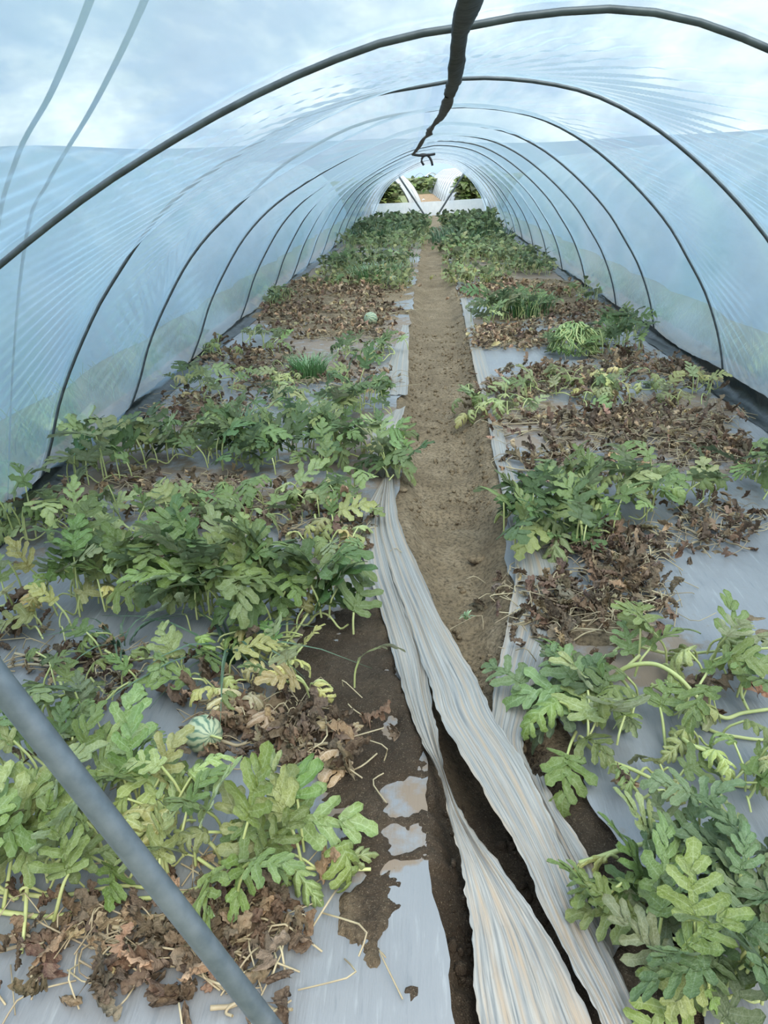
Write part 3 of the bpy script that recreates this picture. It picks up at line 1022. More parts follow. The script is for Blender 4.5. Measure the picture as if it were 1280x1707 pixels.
def lobed_arrays(rg, kind, rows, cols):
    """the same leaf with every lobe drawn out: a midrib blade and three pairs of rounded lobes"""
    cols = np.asarray(cols, float)
    j = lambda a, k=.13: a * rg.uniform(1 - k, 1 + k)
    strips = []

    def lobe(x0, y0, ang, ln, wd, bulge):
        sx = np.linspace(0, 1, rows)
        prof = np.interp(sx, [0, .15, .38, .58, .80, .93, 1], [.62, .72, 1.0, bulge, .98, .66, .03])
        cv = rg.uniform(-.25, .25) + .25 * np.sign(x0 + math.sin(ang))
        aa = ang - cv * sx
        cx = x0 + np.concatenate([[0], np.cumsum(np.sin(aa))[:-1]]) * ln / (rows - 1)
        cy = y0 + np.concatenate([[0], np.cumsum(np.cos(aa))[:-1]]) * ln / (rows - 1)
        w_ = wd * prof
        strips.append((cx[:, None] + np.cos(aa)[:, None] * cols * w_[:, None], cy[:, None] - np.sin(aa)[:, None] * cols * w_[:, None], sx))

    lobe(0, 0, 0, .66, j(.055), 1.2)
    lobe(0, .60, rg.uniform(-.1, .1), j(.40), j(.108), .66)
    for sg in (-1, 1):
        lobe(0, j(.05), sg * j(1.75), j(.27), j(.075), .80)
        lobe(0, j(.13), sg * j(1.12), j(.48), j(.098), .62)
        lobe(0, j(.36), sg * j(.92), j(.40), j(.080), .66)
        lobe(0, j(.56), sg * j(.78), j(.28), j(.066), .80)
    if kind == 'fresh':
        bend, roll, fold, wave = rg.uniform(-1.6, -.3), rg.uniform(-.5, .5), rg.uniform(-.9, 1.1), rg.uniform(.02, .05)
    else:
        bend, roll, fold, wave = rg.uniform(-3.3, -1.6), rg.uniform(-.9, .9), rg.uniform(-4.2, -1.6), rg.uniform(.03, .07)
    tt = np.linspace(-.3, 1.15, 80)
    ang = np.where(tt > 0, bend * np.abs(tt) ** 1.3, -.3 * bend * tt)
    st = tt[1] - tt[0]
    sy, sz = np.cumsum(np.cos(ang)) * st, np.cumsum(np.sin(ang)) * st
    z0 = np.interp(0, tt, sz)
    y0 = np.interp(0, tt, sy)
    ph = rg.uniform(0, 6, 4)
    Vs, Fs, Vn, o = [], [], [], 0
    for n_, (x, y, sx) in enumerate(strips):
        an = np.interp(y, tt, ang)
        by, bz = np.interp(y, tt, sy) - y0, np.interp(y, tt, sz) - z0
        a = fold * x
        kk = fold if abs(fold) > .05 else .05
        X, N = np.sin(kk * x) / kk, (1 - np.cos(kk * x)) / kk
        N = N + wave * np.sin(y * 13 + ph[0] + 2 * np.sign(x)) * np.minimum(np.abs(x) / .3, 1) + .10 * wave / .04 * (np.abs(cols)[None] ** 2 - .4) * .22 * (1 if kind == 'fresh' else -1.5) + .0016 * n_
        rl = roll * np.clip(y, 0, 1)
        X, N = X * np.cos(rl) - N * np.sin(rl), X * np.sin(rl) + N * np.cos(rl)
        P = np.stack([X, by - N * np.sin(an), bz + N * np.cos(an)], -1).reshape(-1, 3)
        Vs.append(P)
        Fs.append(grid_faces(rows, len(cols)) + o)
        vn = np.clip(1 - np.abs(cols) / .13, 0, 1)[None] * (1 - .75 * sx[:, None]) * (1 if len(cols) > 3 else .5)
        Vn.append(vn.ravel())
        o += len(P)
    return np.vstack(Vs), np.vstack(Fs), np.concatenate(Vn)


NEAR, MID, FAR = {}, {}, {}
lr = np.random.default_rng(21)
for kind, num in (('fresh', 12), ('wilt', 9), ('dry', 12)):
    mat = M_DRY if kind == 'dry' else M_LEAF
    NEAR[kind], MID[kind], FAR[kind] = [], [], []
    for k in range(num):
        sdd = lr.integers(1 << 30)
        for store, rws, vv in ((NEAR, 36, (-1, -.6, -.18, 0, .18, .6, 1)), (MID, 17, (-1, -.45, 0, .45, 1)), (FAR, 8, (-1, 0, 1))):
            if kind != 'dry' and store is not FAR:
                V, f, vn = lobed_arrays(np.random.default_rng(sdd), kind, 9 if store is NEAR else 6, (-1, -.6, -.12, 0, .12, .6, 1) if store is NEAR else (-1, 0, 1))
            else:
                V, f, vn = leaf_arrays(np.random.default_rng(sdd), kind, rws, vv)
            if store is FAR:
                store[kind].append((V, f))
            else:
                store[kind].append(mesh_arrays(kind + '_leaf', V, f, mat, attrs={'vein': vn, 'tint': np.ones((len(V), 3))}))


def rot(az, pitch, rl):
    """leaf pointing at azimuth az, pitched up by pitch, rolled"""
    return np.array(Matrix.Rotation(az, 3, 'Z') @ Matrix.Rotation(pitch, 3, 'X') @ Matrix.Rotation(rl, 3, 'Y'))


PAL = {   # linear albedo
    'green': (.122, .176, .036), 'dark': (.066, .118, .024), 'blue': (.098, .143, .052), 'pale': (.215, .262, .078), 'yellow': (.32, .315, .085),
    'brown': (.108, .076, .052), 'tan': (.35, .25, .15), 'rust': (.125, .080, .050), 'grey': (.155, .120, .088)}


def jit(c, rg, a=.18):
    v = 1 + rg.normal(0, a)
    return np.clip(np.array(c) * v * (1 + rg.normal(0, .07, 3)), .008, .9)


def leaf_obj(kind, lod, root, rl, base, R3, size, colr, rg):
    me = rg.choice(len(lod[kind]))
    o = bpy.data.objects.new('leaf' if kind != 'dry' else 'dry_leaf', lod[kind][me])
    C.objects.link(o)
    o.parent = root
    M = np.eye(4)
    sx = rg.uniform(.85, 1.15) * (1 if kind != 'dry' else rg.uniform(.45, .85))
    M[:3, :3] = R3 @ np.diag([sx * size, size, size])
    M[:3, 3] = np.asarray(base) - rl
    o.matrix_local = Matrix(M.tolist())
    o.color = (*[float(q) for q in colr], 1)
    return o


class Mass:
    """many small leaves or stems joined in one mesh with a vertex tint"""
    def __init__(s):
        s.V, s.F, s.T, s.n = [], [], [], 0

    def add(s, V, f, colr):
        s.V.append(V)
        s.F.append(f + s.n)
        s.T.append(np.tile(np.asarray(colr)[None], (len(V), 1)))
        s.n += len(V)

    def leaf(s, kind, base, R3, size, colr, rg):
        V, f = FAR[kind][rg.choice(len(FAR[kind]))]
        s.add((V * size) @ R3.T + base, f, colr)

    def build(s, name, mat, parent=None, off=(0, 0, 0)):
        V = np.vstack(s.V) - np.asarray(off)
        T = np.vstack(s.T)
        return put(name, mesh_arrays(name, V, np.vstack(s.F), mat, attrs={'tint': T, 'vein': np.zeros(len(V))}), parent)


KIND_OF = {'fresh': ('fresh', None), 'wilt': ('wilt', None), 'dry': ('dry', None)}


def plant(name, label, group, cx, cy, rx, ry, n, size, h, mix, pal, seed, runners=3, cat='plant', flat=False, straight=.5):
    """a melon plant sprawling over the ground ellipse (cx,cy,rx,ry, pixels of the photograph)"""
    rg = np.random.default_rng(seed)
    rl = G(cx, cy, .02)
    dist = rl[1]
    lod = NEAR if dist < 2.9 else MID
    dryplant = mix.get('dry', 0) > .75 * sum(mix.values())
    joined = dist > (6.3 if dryplant else 8.6)
    if dryplant:
        n = int(n * np.interp(dist, [2.5, 5, 8], [1.5, 2.2, 3.0]))
    root = empty(name, rl)
    tag(root, label, cat, group)
    ks, pr = zip(*mix.items())
    pr = np.array(pr) / sum(pr)
    per = [n // runners + (1 if i < n % runners else 0) for i in range(runners)]
    mass = {'leaf': Mass(), 'dry': Mass()}
    stems = Mass()
    for ri, cnt in enumerate(per):
        a0 = rg.uniform(-.45, .45) + (math.pi if rg.random() < .5 else 0)
        off = ((ri + .5) / runners * 2 - 1) * .9 + rg.uniform(-.1, .1)
        ss = np.linspace(-1, 1, 9)
        if rg.random() < straight:
            ptsx, ptsy = ss, off + .22 * np.sin(ss * rg.uniform(2, 4) + rg.uniform(0, 6))
        else:
            ptsx, ptsy = off + .25 * np.sin(ss * rg.uniform(2, 4) + rg.uniform(0, 6)), ss
        wx = np.sqrt(np.clip(1 - np.clip(ptsy, -1, 1) ** 2 * .6, .2, 1))
        run = np.array([G(cx + rx * a * b, cy + ry * np.clip(c, -1.05, 1.05), .02) for a, b, c in zip(ptsx, wx, ptsy)])
        lift = np.abs(np.sin(np.linspace(0, rg.uniform(5, 11), 9) + rg.uniform(0, 6))) * (.05 if not flat else .012)
        run[:, 2] = [gz(p) + .008 + l for p, l in zip(run, lift)]
        P = smooth_path(run, 26 if not joined else 12)
        rad = (.0048 if dist < 2.9 else .0050) * rg.uniform(.8, 1.15) * np.linspace(1.1, .65, len(P))
        pcs = [tube_arrays(P, rad, 6 if not joined else 3, False)]
        for k in range(cnt):
            kind = ks[rg.choice(len(ks), p=pr)]
            u = np.clip((k + .5 + rg.uniform(-.45, .45)) / max(cnt, 1), .01, .99)
            node = P[int(u * (len(P) - 1))] + np.array([*rg.normal(0, .035 if not flat else .06, 2) * (1 if dist < 4 else 1.6), 0])
            az = rg.uniform(0, 2 * math.pi)
            node[0] = np.clip(node[0], -1.98, 2.02) + .25 * max(0, node[1] - 12) / 19
            outd = np.array([-math.sin(az), math.cos(az), 0])
            if kind == 'dry':
                s = size * rg.uniform(.42, .8)
                g0 = max(gz(node), -.1)
                base = np.array([node[0], node[1], g0 + rg.uniform(.008, .045) + (0 if flat else h * rg.uniform(0, .5))])
                R3 = rot(az, rg.uniform(-.5, .9), rg.uniform(-1.6, 1.6))
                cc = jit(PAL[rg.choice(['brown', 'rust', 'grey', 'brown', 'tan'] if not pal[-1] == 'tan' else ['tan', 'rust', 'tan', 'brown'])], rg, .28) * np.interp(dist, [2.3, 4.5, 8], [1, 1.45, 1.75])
            elif kind == 'wilt':
                s = size * rg.uniform(.6, .95)
                base = node + outd * rg.uniform(.02, .07) + [0, 0, h * rg.uniform(.3, .85)]
                R3 = rot(az, rg.uniform(-.6, .7), rg.uniform(-.7, .7))
                cc = jit(PAL[pal[min(len(pal) - 1, rg.choice(len(pal)))]], rg) * [1.2, 1.08, 1.0]
            else:
                s = size * rg.uniform(.65, 1.12)
                base = node + outd * rg.uniform(.01, .06) + [0, 0, h * rg.uniform(.3, 1.0)]
                R3 = rot(az, rg.uniform(-.1, 1.35), rg.uniform(-.8, .8))
                cc = jit(PAL[pal[rg.choice(len(pal))]], rg)
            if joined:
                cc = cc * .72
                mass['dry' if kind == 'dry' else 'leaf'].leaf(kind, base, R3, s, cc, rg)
            else:
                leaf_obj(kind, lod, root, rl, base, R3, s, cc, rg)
            if kind != 'dry' or (not flat and rg.random() < .5):
                st = np.array([node - [0, 0, .005], node + (base - node) * [.25, .25, .55], base])
                st = smooth_path(st, 6 if not joined else 3)
                pcs.append(tube_arrays(st, (.0036 if kind != 'dry' else .002) * (size / .17) ** .5, 5 if not joined else 3, False))
        if dryplant:      # bare brittle stalks lying about
            for k in range(int(cnt * .75)):
                nd = P[rg.integers(len(P))] + np.array([*rg.normal(0, .07, 2), 0])
                nd[0] = np.clip(nd[0], -1.98, 2.02)
                az, ln = rg.uniform(0, 6.28), rg.uniform(.05, .15) * np.interp(dist, [2.5, 4], [1, 1.7])
                z0 = max(gz(nd), -.1) + .006
                e1 = nd + [math.cos(az) * ln * .5 + rg.normal(0, ln * .3), math.sin(az) * ln * .5 + rg.normal(0, ln * .3), 0]
                e2 = nd + [math.cos(az) * ln, math.sin(az) * ln, 0]
                st = smooth_path([[nd[0], nd[1], z0], [e1[0], e1[1], z0 + rg.uniform(.01, .05)], [e2[0], e2[1], z0 + rg.uniform(0, .02)]], 6 if not joined else 4)
                pcs.append(tube_arrays(st, rg.uniform(.0014, .0026), 5 if not joined else 3, False))
        V, f = join(pcs)
        if joined:
            stems.add(V, f, (1, 1, 1))
        else:
            put('vine', mesh_arrays('vine', V - rl, f, M_STEMDRY if dryplant else M_STEM), root)
    if joined:
        if stems.n:
            o = stems.build('vines', M_STEMDRY if dryplant else M_STEM, root, rl)
            o['kind'] = 'stuff'
        for key, mt in (('leaf', M_LEAF), ('dry', M_DRY)):
            if mass[key].n:
                o = mass[key].build('foliage' if key == 'leaf' else 'dry_foliage', mt, root, rl)
                o['kind'] = 'stuff'
    return root


def hero(root, bx, by, tx, ty, zb, zt, kind, colr, width=1.0, rl=0.0, lod=None, node=None, seed=0):
    """one leaf with its own stalk, set from the pixel of its base to the pixel of its tip at two heights"""
    rg = np.random.default_rng(seed + int(bx * 7 + ty))
    a, b = G(bx, by, zb), G(tx, ty, zt)
    d = b - a
    size = np.linalg.norm(d) * (1.05 if kind == 'fresh' else 1.25)
    az = math.atan2(-d[0], d[1])
    pit = math.atan2(d[2], math.hypot(d[0], d[1])) + (.35 if kind == 'fresh' else .5)
    o = leaf_obj(kind, lod or NEAR, root, np.array(root.location), a, rot(az, pit, rl), size, jit(PAL[colr], rg, .1), rg)
    o.scale[0] *= width
    n0 = G(*node, .015) if node else a * [1, 1, 0] + [0, 0, gz(a) + .01] - [d[0] * .3, d[1] * .3, 0]
    st = smooth_path([n0, n0 * .35 + a * .65 + [0, 0, .01], a], 9)
    V, f = tube_arrays(st, np.linspace(.0048, .0034, 9), 6, False)
    k = put('stalk', mesh_arrays('stalk', V - np.array(root.location), f, M_STEM), o)
    k.matrix_parent_inverse = o.matrix_basis.inverted()
    return o


def runner(root, pts, r=.005, dry=False, name='vine'):
    """a bare length of vine through pixels (x, y, height)"""
    P = smooth_path([G(x, y, z) for x, y, z in pts], len(pts) * 7)
    V, f = tube_arrays(P, np.linspace(r * 1.1, r * .8, len(P)), 7)
    return put(name, mesh_quads(name, V - np.array(root.location), f, M_STEMDRY if dry else M_STEM), root)

# ------------------------------------------------------------------ plants of the two beds
GL, GR = 'melon plants on the left bed', 'melon plants on the right bed'
DL, DR = 'withered vines on the left bed', 'withered vines on the right bed'
FR, MX, WI = {'fresh': 1}, {'fresh': .62, 'wilt': .25, 'dry': .13}, {'fresh': .3, 'wilt': .5, 'dry': .2}
DRY = {'dry': 1}
PLANTS = [
    # label, group, cx, cy, rx, ry, n, size, height, mix, palette, runners
    ('pale upright melon plant by the left frame edge, under the blue-grey pole', GL, 60, 1450, 90, 60, 16, .21, .22, {'fresh': .8, 'wilt': .2}, ('pale', 'green', 'green'), 3),
    ('leafy melon plant with white-veined drooping leaves above the bare grey film, left', GL, 450, 1440, 120, 45, 17, .20, .17, {'fresh': .75, 'wilt': .2, 'dry': .05}, ('green', 'pale', 'green'), 2),
    ('melon plant with curled browning leaves, left of the pole beside the drooping one', GL, 245, 1420, 95, 60, 12, .19, .16, MX, ('pale', 'green'), 3),
    ('dense melon plant just in front and left of the striped melon', GL, 185, 1335, 105, 40, 15, .19, .15, MX, ('green', 'pale', 'green'), 2),
    ('grey-green melon plant on the left frame edge, behind the pole', GL, 90, 1260, 110, 60, 17, .18, .18, MX, ('pale', 'green', 'blue'), 3),
    ('small feathery-leaved melon plant left of the striped melon', GL, 140, 1185, 90, 40, 14, .14, .15, MX, ('blue', 'green'), 2),
    ('wilted pale melon plant between the long grass and the striped melon', GL, 330, 1130, 170, 45, 24, .17, .10, WI, ('pale', 'yellow', 'green'), 3),
    ('low wilted melon shoot bending onto the dark damp soil', GL, 505, 1150, 50, 35, 7, .16, .14, WI, ('pale', 'yellow'), 1),
    ('yellowing melon plant on the left frame edge beside the tall dense row', GL, 70, 1035, 90, 40, 14, .20, .18, MX, ('green', 'pale', 'yellow'), 3),
    ('tall melon plant at the left of the dense green row', GL, 170, 1000, 80, 30, 15, .22, .26, {'fresh': .9, 'wilt': .1}, ('green', 'green', 'pale'), 2),
    ('tall bushy melon plant in the middle of the dense green row', GL, 290, 1020, 90, 32, 20, .23, .28, FR, ('dark', 'green', 'green'), 2),
    ('tallest melon plant of the dense green row, many broad lobed leaves', GL, 395, 1025, 85, 32, 20, .24, .27, FR, ('dark', 'green', 'green', 'pale'), 2),
    ('melon plant with one big dark leaf reaching over the left film strip', GL, 510, 1035, 85, 32, 17, .25, .26, FR, ('dark', 'green', 'green'), 2),
    ('wilting melon plant at the foot of the dense row beside the damp soil', GL, 440, 1085, 70, 22, 8, .17, .10, WI, ('pale', 'green'), 2),
    ('upright melon plant against the left film wall, by the second hoop foot', GL, 30, 895, 50, 30, 12, .22, .26, MX, ('green', 'pale'), 2),
    ('sparse melon plant on bare grey film near the second hoop foot', GL, 135, 880, 70, 24, 8, .20, .14, MX, ('pale', 'green'), 2),
    ('sparse upright melon plant behind the dense left row', GL, 245, 900, 70, 26, 10, .20, .20, MX, ('green', 'pale'), 2),
    ('bright melon plant with stalks lying flat, middle of the left bed', GL, 405, 860, 90, 28, 15, .20, .16, MX, ('green', 'green', 'pale'), 3),
    ('pale withering melon plant beside the left film strip', GL, 560, 900, 60, 40, 16, .18, .12, WI, ('pale', 'yellow', 'green'), 3),
    ('low melon plant beside the left film strip, in front of the dark hedge-like row', GL, 545, 840, 60, 22, 14, .20, .15, MX, ('green', 'pale'), 2),
    ('tall lobed melon plant against the left wall between second and third hoops', GL, 165, 790, 70, 24, 13, .24, .28, {'fresh': .8, 'wilt': .2}, ('dark', 'green', 'pale'), 2),
    ('second melon plant from the left wall in the dark hedge-like row', GL, 265, 765, 60, 20, 14, .23, .22, FR, ('green', 'pale', 'dark'), 2),
    ('third melon plant from the left wall in the dark hedge-like row', GL, 345, 765, 60, 22, 16, .23, .22, FR, ('green', 'dark'), 2),
    ('densest dark melon plant in the middle of the hedge-like left row', GL, 440, 765, 65, 24, 20, .23, .22, FR, ('dark', 'dark', 'green'), 2),
    ('dark melon plant toward the path end of the hedge-like left row', GL, 530, 770, 60, 24, 20, .22, .21, FR, ('dark', 'green', 'green'), 2),
    ('melon plant whose leaves spill over the left strip onto the path', GL, 625, 785, 60, 26, 18, .23, .17, {'fresh': .8, 'wilt': .2}, ('green', 'pale', 'dark'), 2),
    ('dark upright melon plant beside the path, behind the hedge-like row', GL, 608, 680, 50, 22, 20, .20, .20, FR, ('dark', 'green'), 2),
    ('scattered melon plant in the middle of the left bed, behind the hedge-like row', GL, 500, 690, 90, 25, 22, .19, .13, MX, ('pale', 'green', 'dark'), 3),
    ('small melon plant at the left wall by the third hoop foot', GL, 325, 660, 45, 22, 12, .20, .17, MX, ('pale', 'green'), 2),
    ('drooping melon plant at the left wall by the fourth hoop foot', GL, 355, 590, 30, 16, 9, .20, .17, WI, ('pale', 'green'), 2),
    ('pale melon plant in the middle of the left bed, left of the round grass clump', GL, 435, 580, 45, 16, 13, .21, .18, MX, ('pale', 'green'), 2),
    ('low spreading melon plant reaching the path, right of the round grass clump', GL, 605, 595, 65, 16, 22, .20, .12, MX, ('pale', 'green', 'dark'), 3),
    ('low melon plant just left of the round grass clump and nearer', GL, 440, 640, 70, 22, 18, .18, .10, WI, ('pale', 'yellow', 'green'), 3),
    # right bed
    ('rounded blue-green melon plant in the lower right corner, nearest of all', GR, 1190, 1660, 90, 40, 18, .17, .16, FR, ('blue', 'blue', 'green'), 2),
    ('rounded blue-green melon plant at the right frame edge above the corner one', GR, 1255, 1545, 60, 55, 18, .17, .18, FR, ('blue', 'blue'), 2),
    ('blue-green melon plant whose leaves lie over the bright film gap, lower right', GR, 1085, 1540, 65, 40, 11, .17, .10, FR, ('blue', 'green'), 2),
    ('blue-green melon plant with tall leaf behind the lower right cluster', GR, 1160, 1465, 75, 40, 12, .17, .14, FR, ('blue', 'blue', 'pale'), 2),
    ('thin melon shoot with curled tendril at the right frame edge', GR, 1250, 1330, 40, 40, 8, .14, .16, MX, ('green', 'pale'), 1),
    ('crumpled pale melon plant on scuffed film in the lower right', GR, 1085, 1320, 60, 30, 7, .16, .10, WI, ('pale', 'green'), 2),
    ('melon plant with big pale feathered leaf beside the right film strip', GR, 945, 1205, 70, 42, 14, .22, .09, {'fresh': .85, 'wilt': .15}, ('blue', 'pale', 'green'), 2),
    ('melon plant with thick pale arching vine, right of the feathered leaf', GR, 1090, 1160, 90, 45, 12, .21, .16, MX, ('pale', 'green', 'green'), 2),
    ('upright melon plant at the right frame edge beside the thick arching vine', GR, 1225, 1140, 70, 40, 14, .20, .18, MX, ('green', 'pale'), 2),
    ('limp bunched melon leaves hanging from the arching vine', GR, 1150, 1260, 40, 30, 6, .18, .12, {'wilt': 1}, ('green', 'pale'), 1),
    ('dense dark melon plant on the right edge of the path', GR, 925, 895, 80, 35, 27, .22, .19, {'fresh': .9, 'wilt': .1}, ('dark', 'green', 'green'), 3),
    ('dark melon plant leaning from the right bed onto the path', GR, 860, 860, 35, 28, 10, .19, .14, FR, ('dark', 'green'), 1),
    ('melon plant with long pale stalks behind the dense one on the right', GR, 1020, 850, 80, 28, 20, .21, .17, MX, ('green', 'pale'), 3),
    ('sparse melon plant with bare curving stalks in the middle of the right bed', GR, 1115, 830, 80, 25, 14, .20, .16, MX, ('pale', 'green'), 3),
    ('melon plant cut by the right frame edge below the black wall film', GR, 1262, 815, 30, 26, 10, .19, .20, FR, ('green', 'dark'), 2),
    ('limp pale melon plant spilling onto the path from the right bed', GR, 830, 680, 60, 22, 20, .21, .11, WI, ('pale', 'pale', 'green'), 3),
    ('pale spreading melon plant in the middle of the right bed, below the tangle', GR, 940, 660, 75, 26, 24, .20, .11, WI, ('pale', 'yellow', 'green'), 3),
    ('low melon plant toward the right wall with mostly bare stalks', GR, 1060, 660, 80, 24, 20, .18, .11, WI, ('pale', 'yellow'), 3),
    ('lone melon shoot by the foot of the third hoop, right wall', GR, 1165, 660, 35, 18, 8, .17, .14, WI, ('pale', 'yellow'), 2),
    ('bushy dark melon plant against the right wall beside the pale tangle', GR, 1035, 575, 50, 20, 26, .22, .24, FR, ('green', 'dark', 'dark'), 2),
    ('bright bushy plant on the right path edge, halfway down the tunnel', GR, 830, 530, 38, 14, 24, .24, .24, FR, ('green', 'dark', 'pale'), 2),
    ('dark bushy plant right of the bright one, halfway down the tunnel', GR, 885, 522, 32, 14, 24, .22, .22, FR, ('dark', 'green'), 2),
    ('small plant at the right wall halfway down the tunnel', GR, 980, 500, 20, 10, 10, .22, .18, MX, ('green', 'pale'), 2),
    # far rows (their leaves run together)
    ('pale far melon plant beside the path, left side, near the little melons', GL, 655, 475, 35, 14, 60, .22, .22, MX, ('pale', 'green', 'yellow'), 4),
    ('far melon plant at the left wall, by the fifth hoop foot', GL, 460, 505, 22, 10, 26, .22, .18, MX, ('pale', 'green'), 3),
    ('low far melon plant with a pale tangle of leaves in the left bed', GL, 570, 470, 60, 14, 80, .20, .14, WI, ('pale', 'yellow', 'green'), 5),
    ('far bushy melon row across the left bed, first of the green ones', GL, 615, 448, 75, 12, 150, .26, .25, MX, ('green', 'pale', 'dark'), 6),
    ('far bushy melon row across the left bed, behind a pale gap', GL, 635, 415, 75, 12, 170, .28, .28, MX, ('pale', 'green', 'green'), 6),
    ('far dark melon row across the left bed, second from the white apron', GL, 645, 395, 65, 7, 170, .32, .38, FR, ('dark', 'dark', 'green'), 6),
    ('last dark melon row of the left bed, against the white apron', GL, 655, 383, 55, 5, 150, .36, .42, FR, ('dark', 'green'), 5),
    ('far pale melon row on the right bed, nearest of the rows there', GR, 800, 462, 60, 14, 120, .22, .18, WI, ('pale', 'yellow', 'green'), 6),
    ('far mixed melon row on the right bed, behind the pale one', GR, 815, 436, 75, 10, 170, .26, .24, MX, ('green', 'pale', 'pale'), 6),
    ('far dark melon row on the right bed, third from the white apron', GR, 795, 415, 65, 8, 170, .28, .28, MX, ('dark', 'green', 'pale'), 6),
    ('far dark melon row on the right bed, second from the white apron', GR, 785, 395, 52, 6, 170, .32, .34, FR, ('dark', 'green'), 6),
    ('last dark melon row of the right bed, against the white apron', GR, 775, 381, 45, 5, 150, .36, .42, FR, ('dark', 'dark', 'green'), 5),
    ('far scrubby plants along the right wall in the distance', GR, 890, 450, 35, 12, 70, .22, .18, MX, ('dark', 'pale'), 4),
]
DRIES = [
    ('heap of large curled brown leaves at the lower left, behind the pole', DL, 330, 1560, 150, 60, 62, .17, .05, DRY, ('brown',), 5),
    ('trailing brown vine with curled leaves at the bottom left corner', DL, 120, 1580, 120, 55, 26, .15, .04, DRY, ('brown',), 3),
    ('brown leaf heap right of the pole on the grey film', DL, 420, 1510, 70, 25, 24, .16, .05, DRY, ('brown',), 2),
    ('stray dry leaves by the pole foot at the bottom edge', DL, 420, 1665, 80, 30, 7, .12, .02, DRY, ('brown',), 2),
    ('tan crumpled leaves lying on the damp soil right of the striped melon', DL, 545, 1240, 60, 35, 14, .22, .04, DRY, ('brown', 'tan'), 2),
    ('brown withered leaves just right of the striped melon', DL, 430, 1235, 70, 30, 34, .15, .05, DRY, ('brown',), 3),
    ('tan and brown crumpled leaves behind the striped melon', DL, 390, 1175, 60, 30, 22, .19, .07, DRY, ('brown', 'tan'), 3),
    ('withered leaves by the left frame edge, below the dense green row', DL, 120, 1120, 120, 32, 40, .13, .04, DRY, ('brown',), 3),
    ('dark withered leaves at the left frame edge under the yellowing plant', DL, 40, 1045, 60, 16, 10, .15, .08, DRY, ('brown',), 2),
    ('withered leaves behind the dense green row, left bed', DL, 240, 925, 130, 24, 30, .15, .06, DRY, ('brown',), 4),
    ('brown withered leaves in the middle of the left bed, on stalks lying flat', DL, 350, 850, 130, 28, 60, .14, .06, DRY, ('brown',), 5),
    ('withered leaves along the left strip by the pale withering plant', DL, 540, 880, 90, 34, 40, .14, .06, DRY, ('brown',), 4),
    ('withered leaves around the second hoop foot by the left wall', DL, 110, 850, 70, 24, 22, .15, .07, DRY, ('brown',), 3),
    ('light brown withered leaves across the left bed under the hedge-like row', DL, 330, 805, 160, 16, 40, .14, .05, DRY, ('brown',), 4),
    ('carpet of withered leaves in the left bed, by the third hoop foot', DL, 360, 680, 110, 22, 70, .15, .05, DRY, ('brown',), 6),
    ('carpet of withered leaves around the round grass clump', DL, 520, 640, 130, 24, 80, .15, .05, DRY, ('brown',), 6),
    ('carpet of withered leaves left of the round grass clump, near the wall', DL, 430, 600, 90, 20, 70, .15, .05, DRY, ('brown',), 6),
    ('light withered carpet right across the left bed behind the grass clump', DL, 535, 550, 130, 16, 110, .15, .05, DRY, ('brown', 'tan'), 7),
    ('far withered carpet of the left bed with a little striped melon on it', DL, 545, 515, 120, 16, 150, .16, .05, DRY, ('brown', 'tan'), 8),
    ('farthest light brown withered carpet of the left bed', DL, 560, 485, 95, 14, 190, .18, .06, DRY, ('brown', 'tan'), 9),
    ('large heap of dark curled leaves beside the right film strip', DR, 990, 1000, 110, 45, 105, .16, .05, DRY, ('brown',), 7),
    ('dark curled leaves trailing over the right film strip', DR, 925, 1050, 70, 28, 26, .15, .03, DRY, ('brown',), 2),
    ('one bunch of dry leaves crossing from the right bed onto the path', DR, 840, 970, 40, 10, 8, .14, .03, DRY, ('brown',), 1),
    ('dark curled leaves on the film at the right, nearest the right frame edge', DR, 1200, 880, 70, 38, 55, .14, .05, DRY, ('brown',), 4),
    ('dark curled leaves in the middle of the right bed, behind the large heap', DR, 1040, 915, 90, 36, 80, .15, .05, DRY, ('brown',), 6),
    ('carpet of withered leaves along the right bed in front of the sparse plants', DR, 960, 775, 120, 24, 70, .15, .04, DRY, ('brown',), 6),
    ('carpet of withered leaves toward the right wall beside the black wall film', DR, 1150, 755, 110, 30, 90, .15, .04, DRY, ('brown',), 6),
    ('broad brown carpet of leaves across the middle of the right bed', DR, 960, 715, 130, 26, 120, .15, .04, DRY, ('brown',), 7),
    ('brown leaf carpet below the third hoop foot, right wall', DR, 1120, 695, 90, 26, 100, .15, .04, DRY, ('brown',), 6),
    ('brown leaf carpet between the pale tangle and the right wall', DR, 1110, 625, 70, 20, 70, .15, .05, DRY, ('brown',), 5),
    ('withered leaves around the limp pale plant of the right bed', DR, 910, 640, 90, 20, 70, .15, .04, DRY, ('brown',), 5),
    ('light withered carpet in front of the bushy plants halfway down, right bed', DR, 900, 555, 110, 18, 120, .15, .04, DRY, ('brown', 'tan'), 7),
    ('brown leaf carpet right in front of the pale tangle', DR, 945, 622, 75, 14, 60, .15, .04, DRY, ('brown',), 5),
    ('brown leaf carpet between the pale tangle and the path, below the bushy plants', DR, 850, 572, 55, 12, 44, .15, .04, DRY, ('brown', 'tan'), 4),
    ('brown leaves at the foot of the bushy dark plant beside the tangle', DR, 1040, 600, 45, 14, 50, .15, .04, DRY, ('brown',), 4),
    ('withered carpet at the right wall halfway down the tunnel', DR, 960, 525, 60, 14, 80, .16, .05, DRY, ('brown',), 6),
    ('far withered carpet behind the bushy plants, right bed', DR, 870, 485, 100, 14, 180, .17, .06, DRY, ('brown', 'tan'), 9),
]
roots = {}
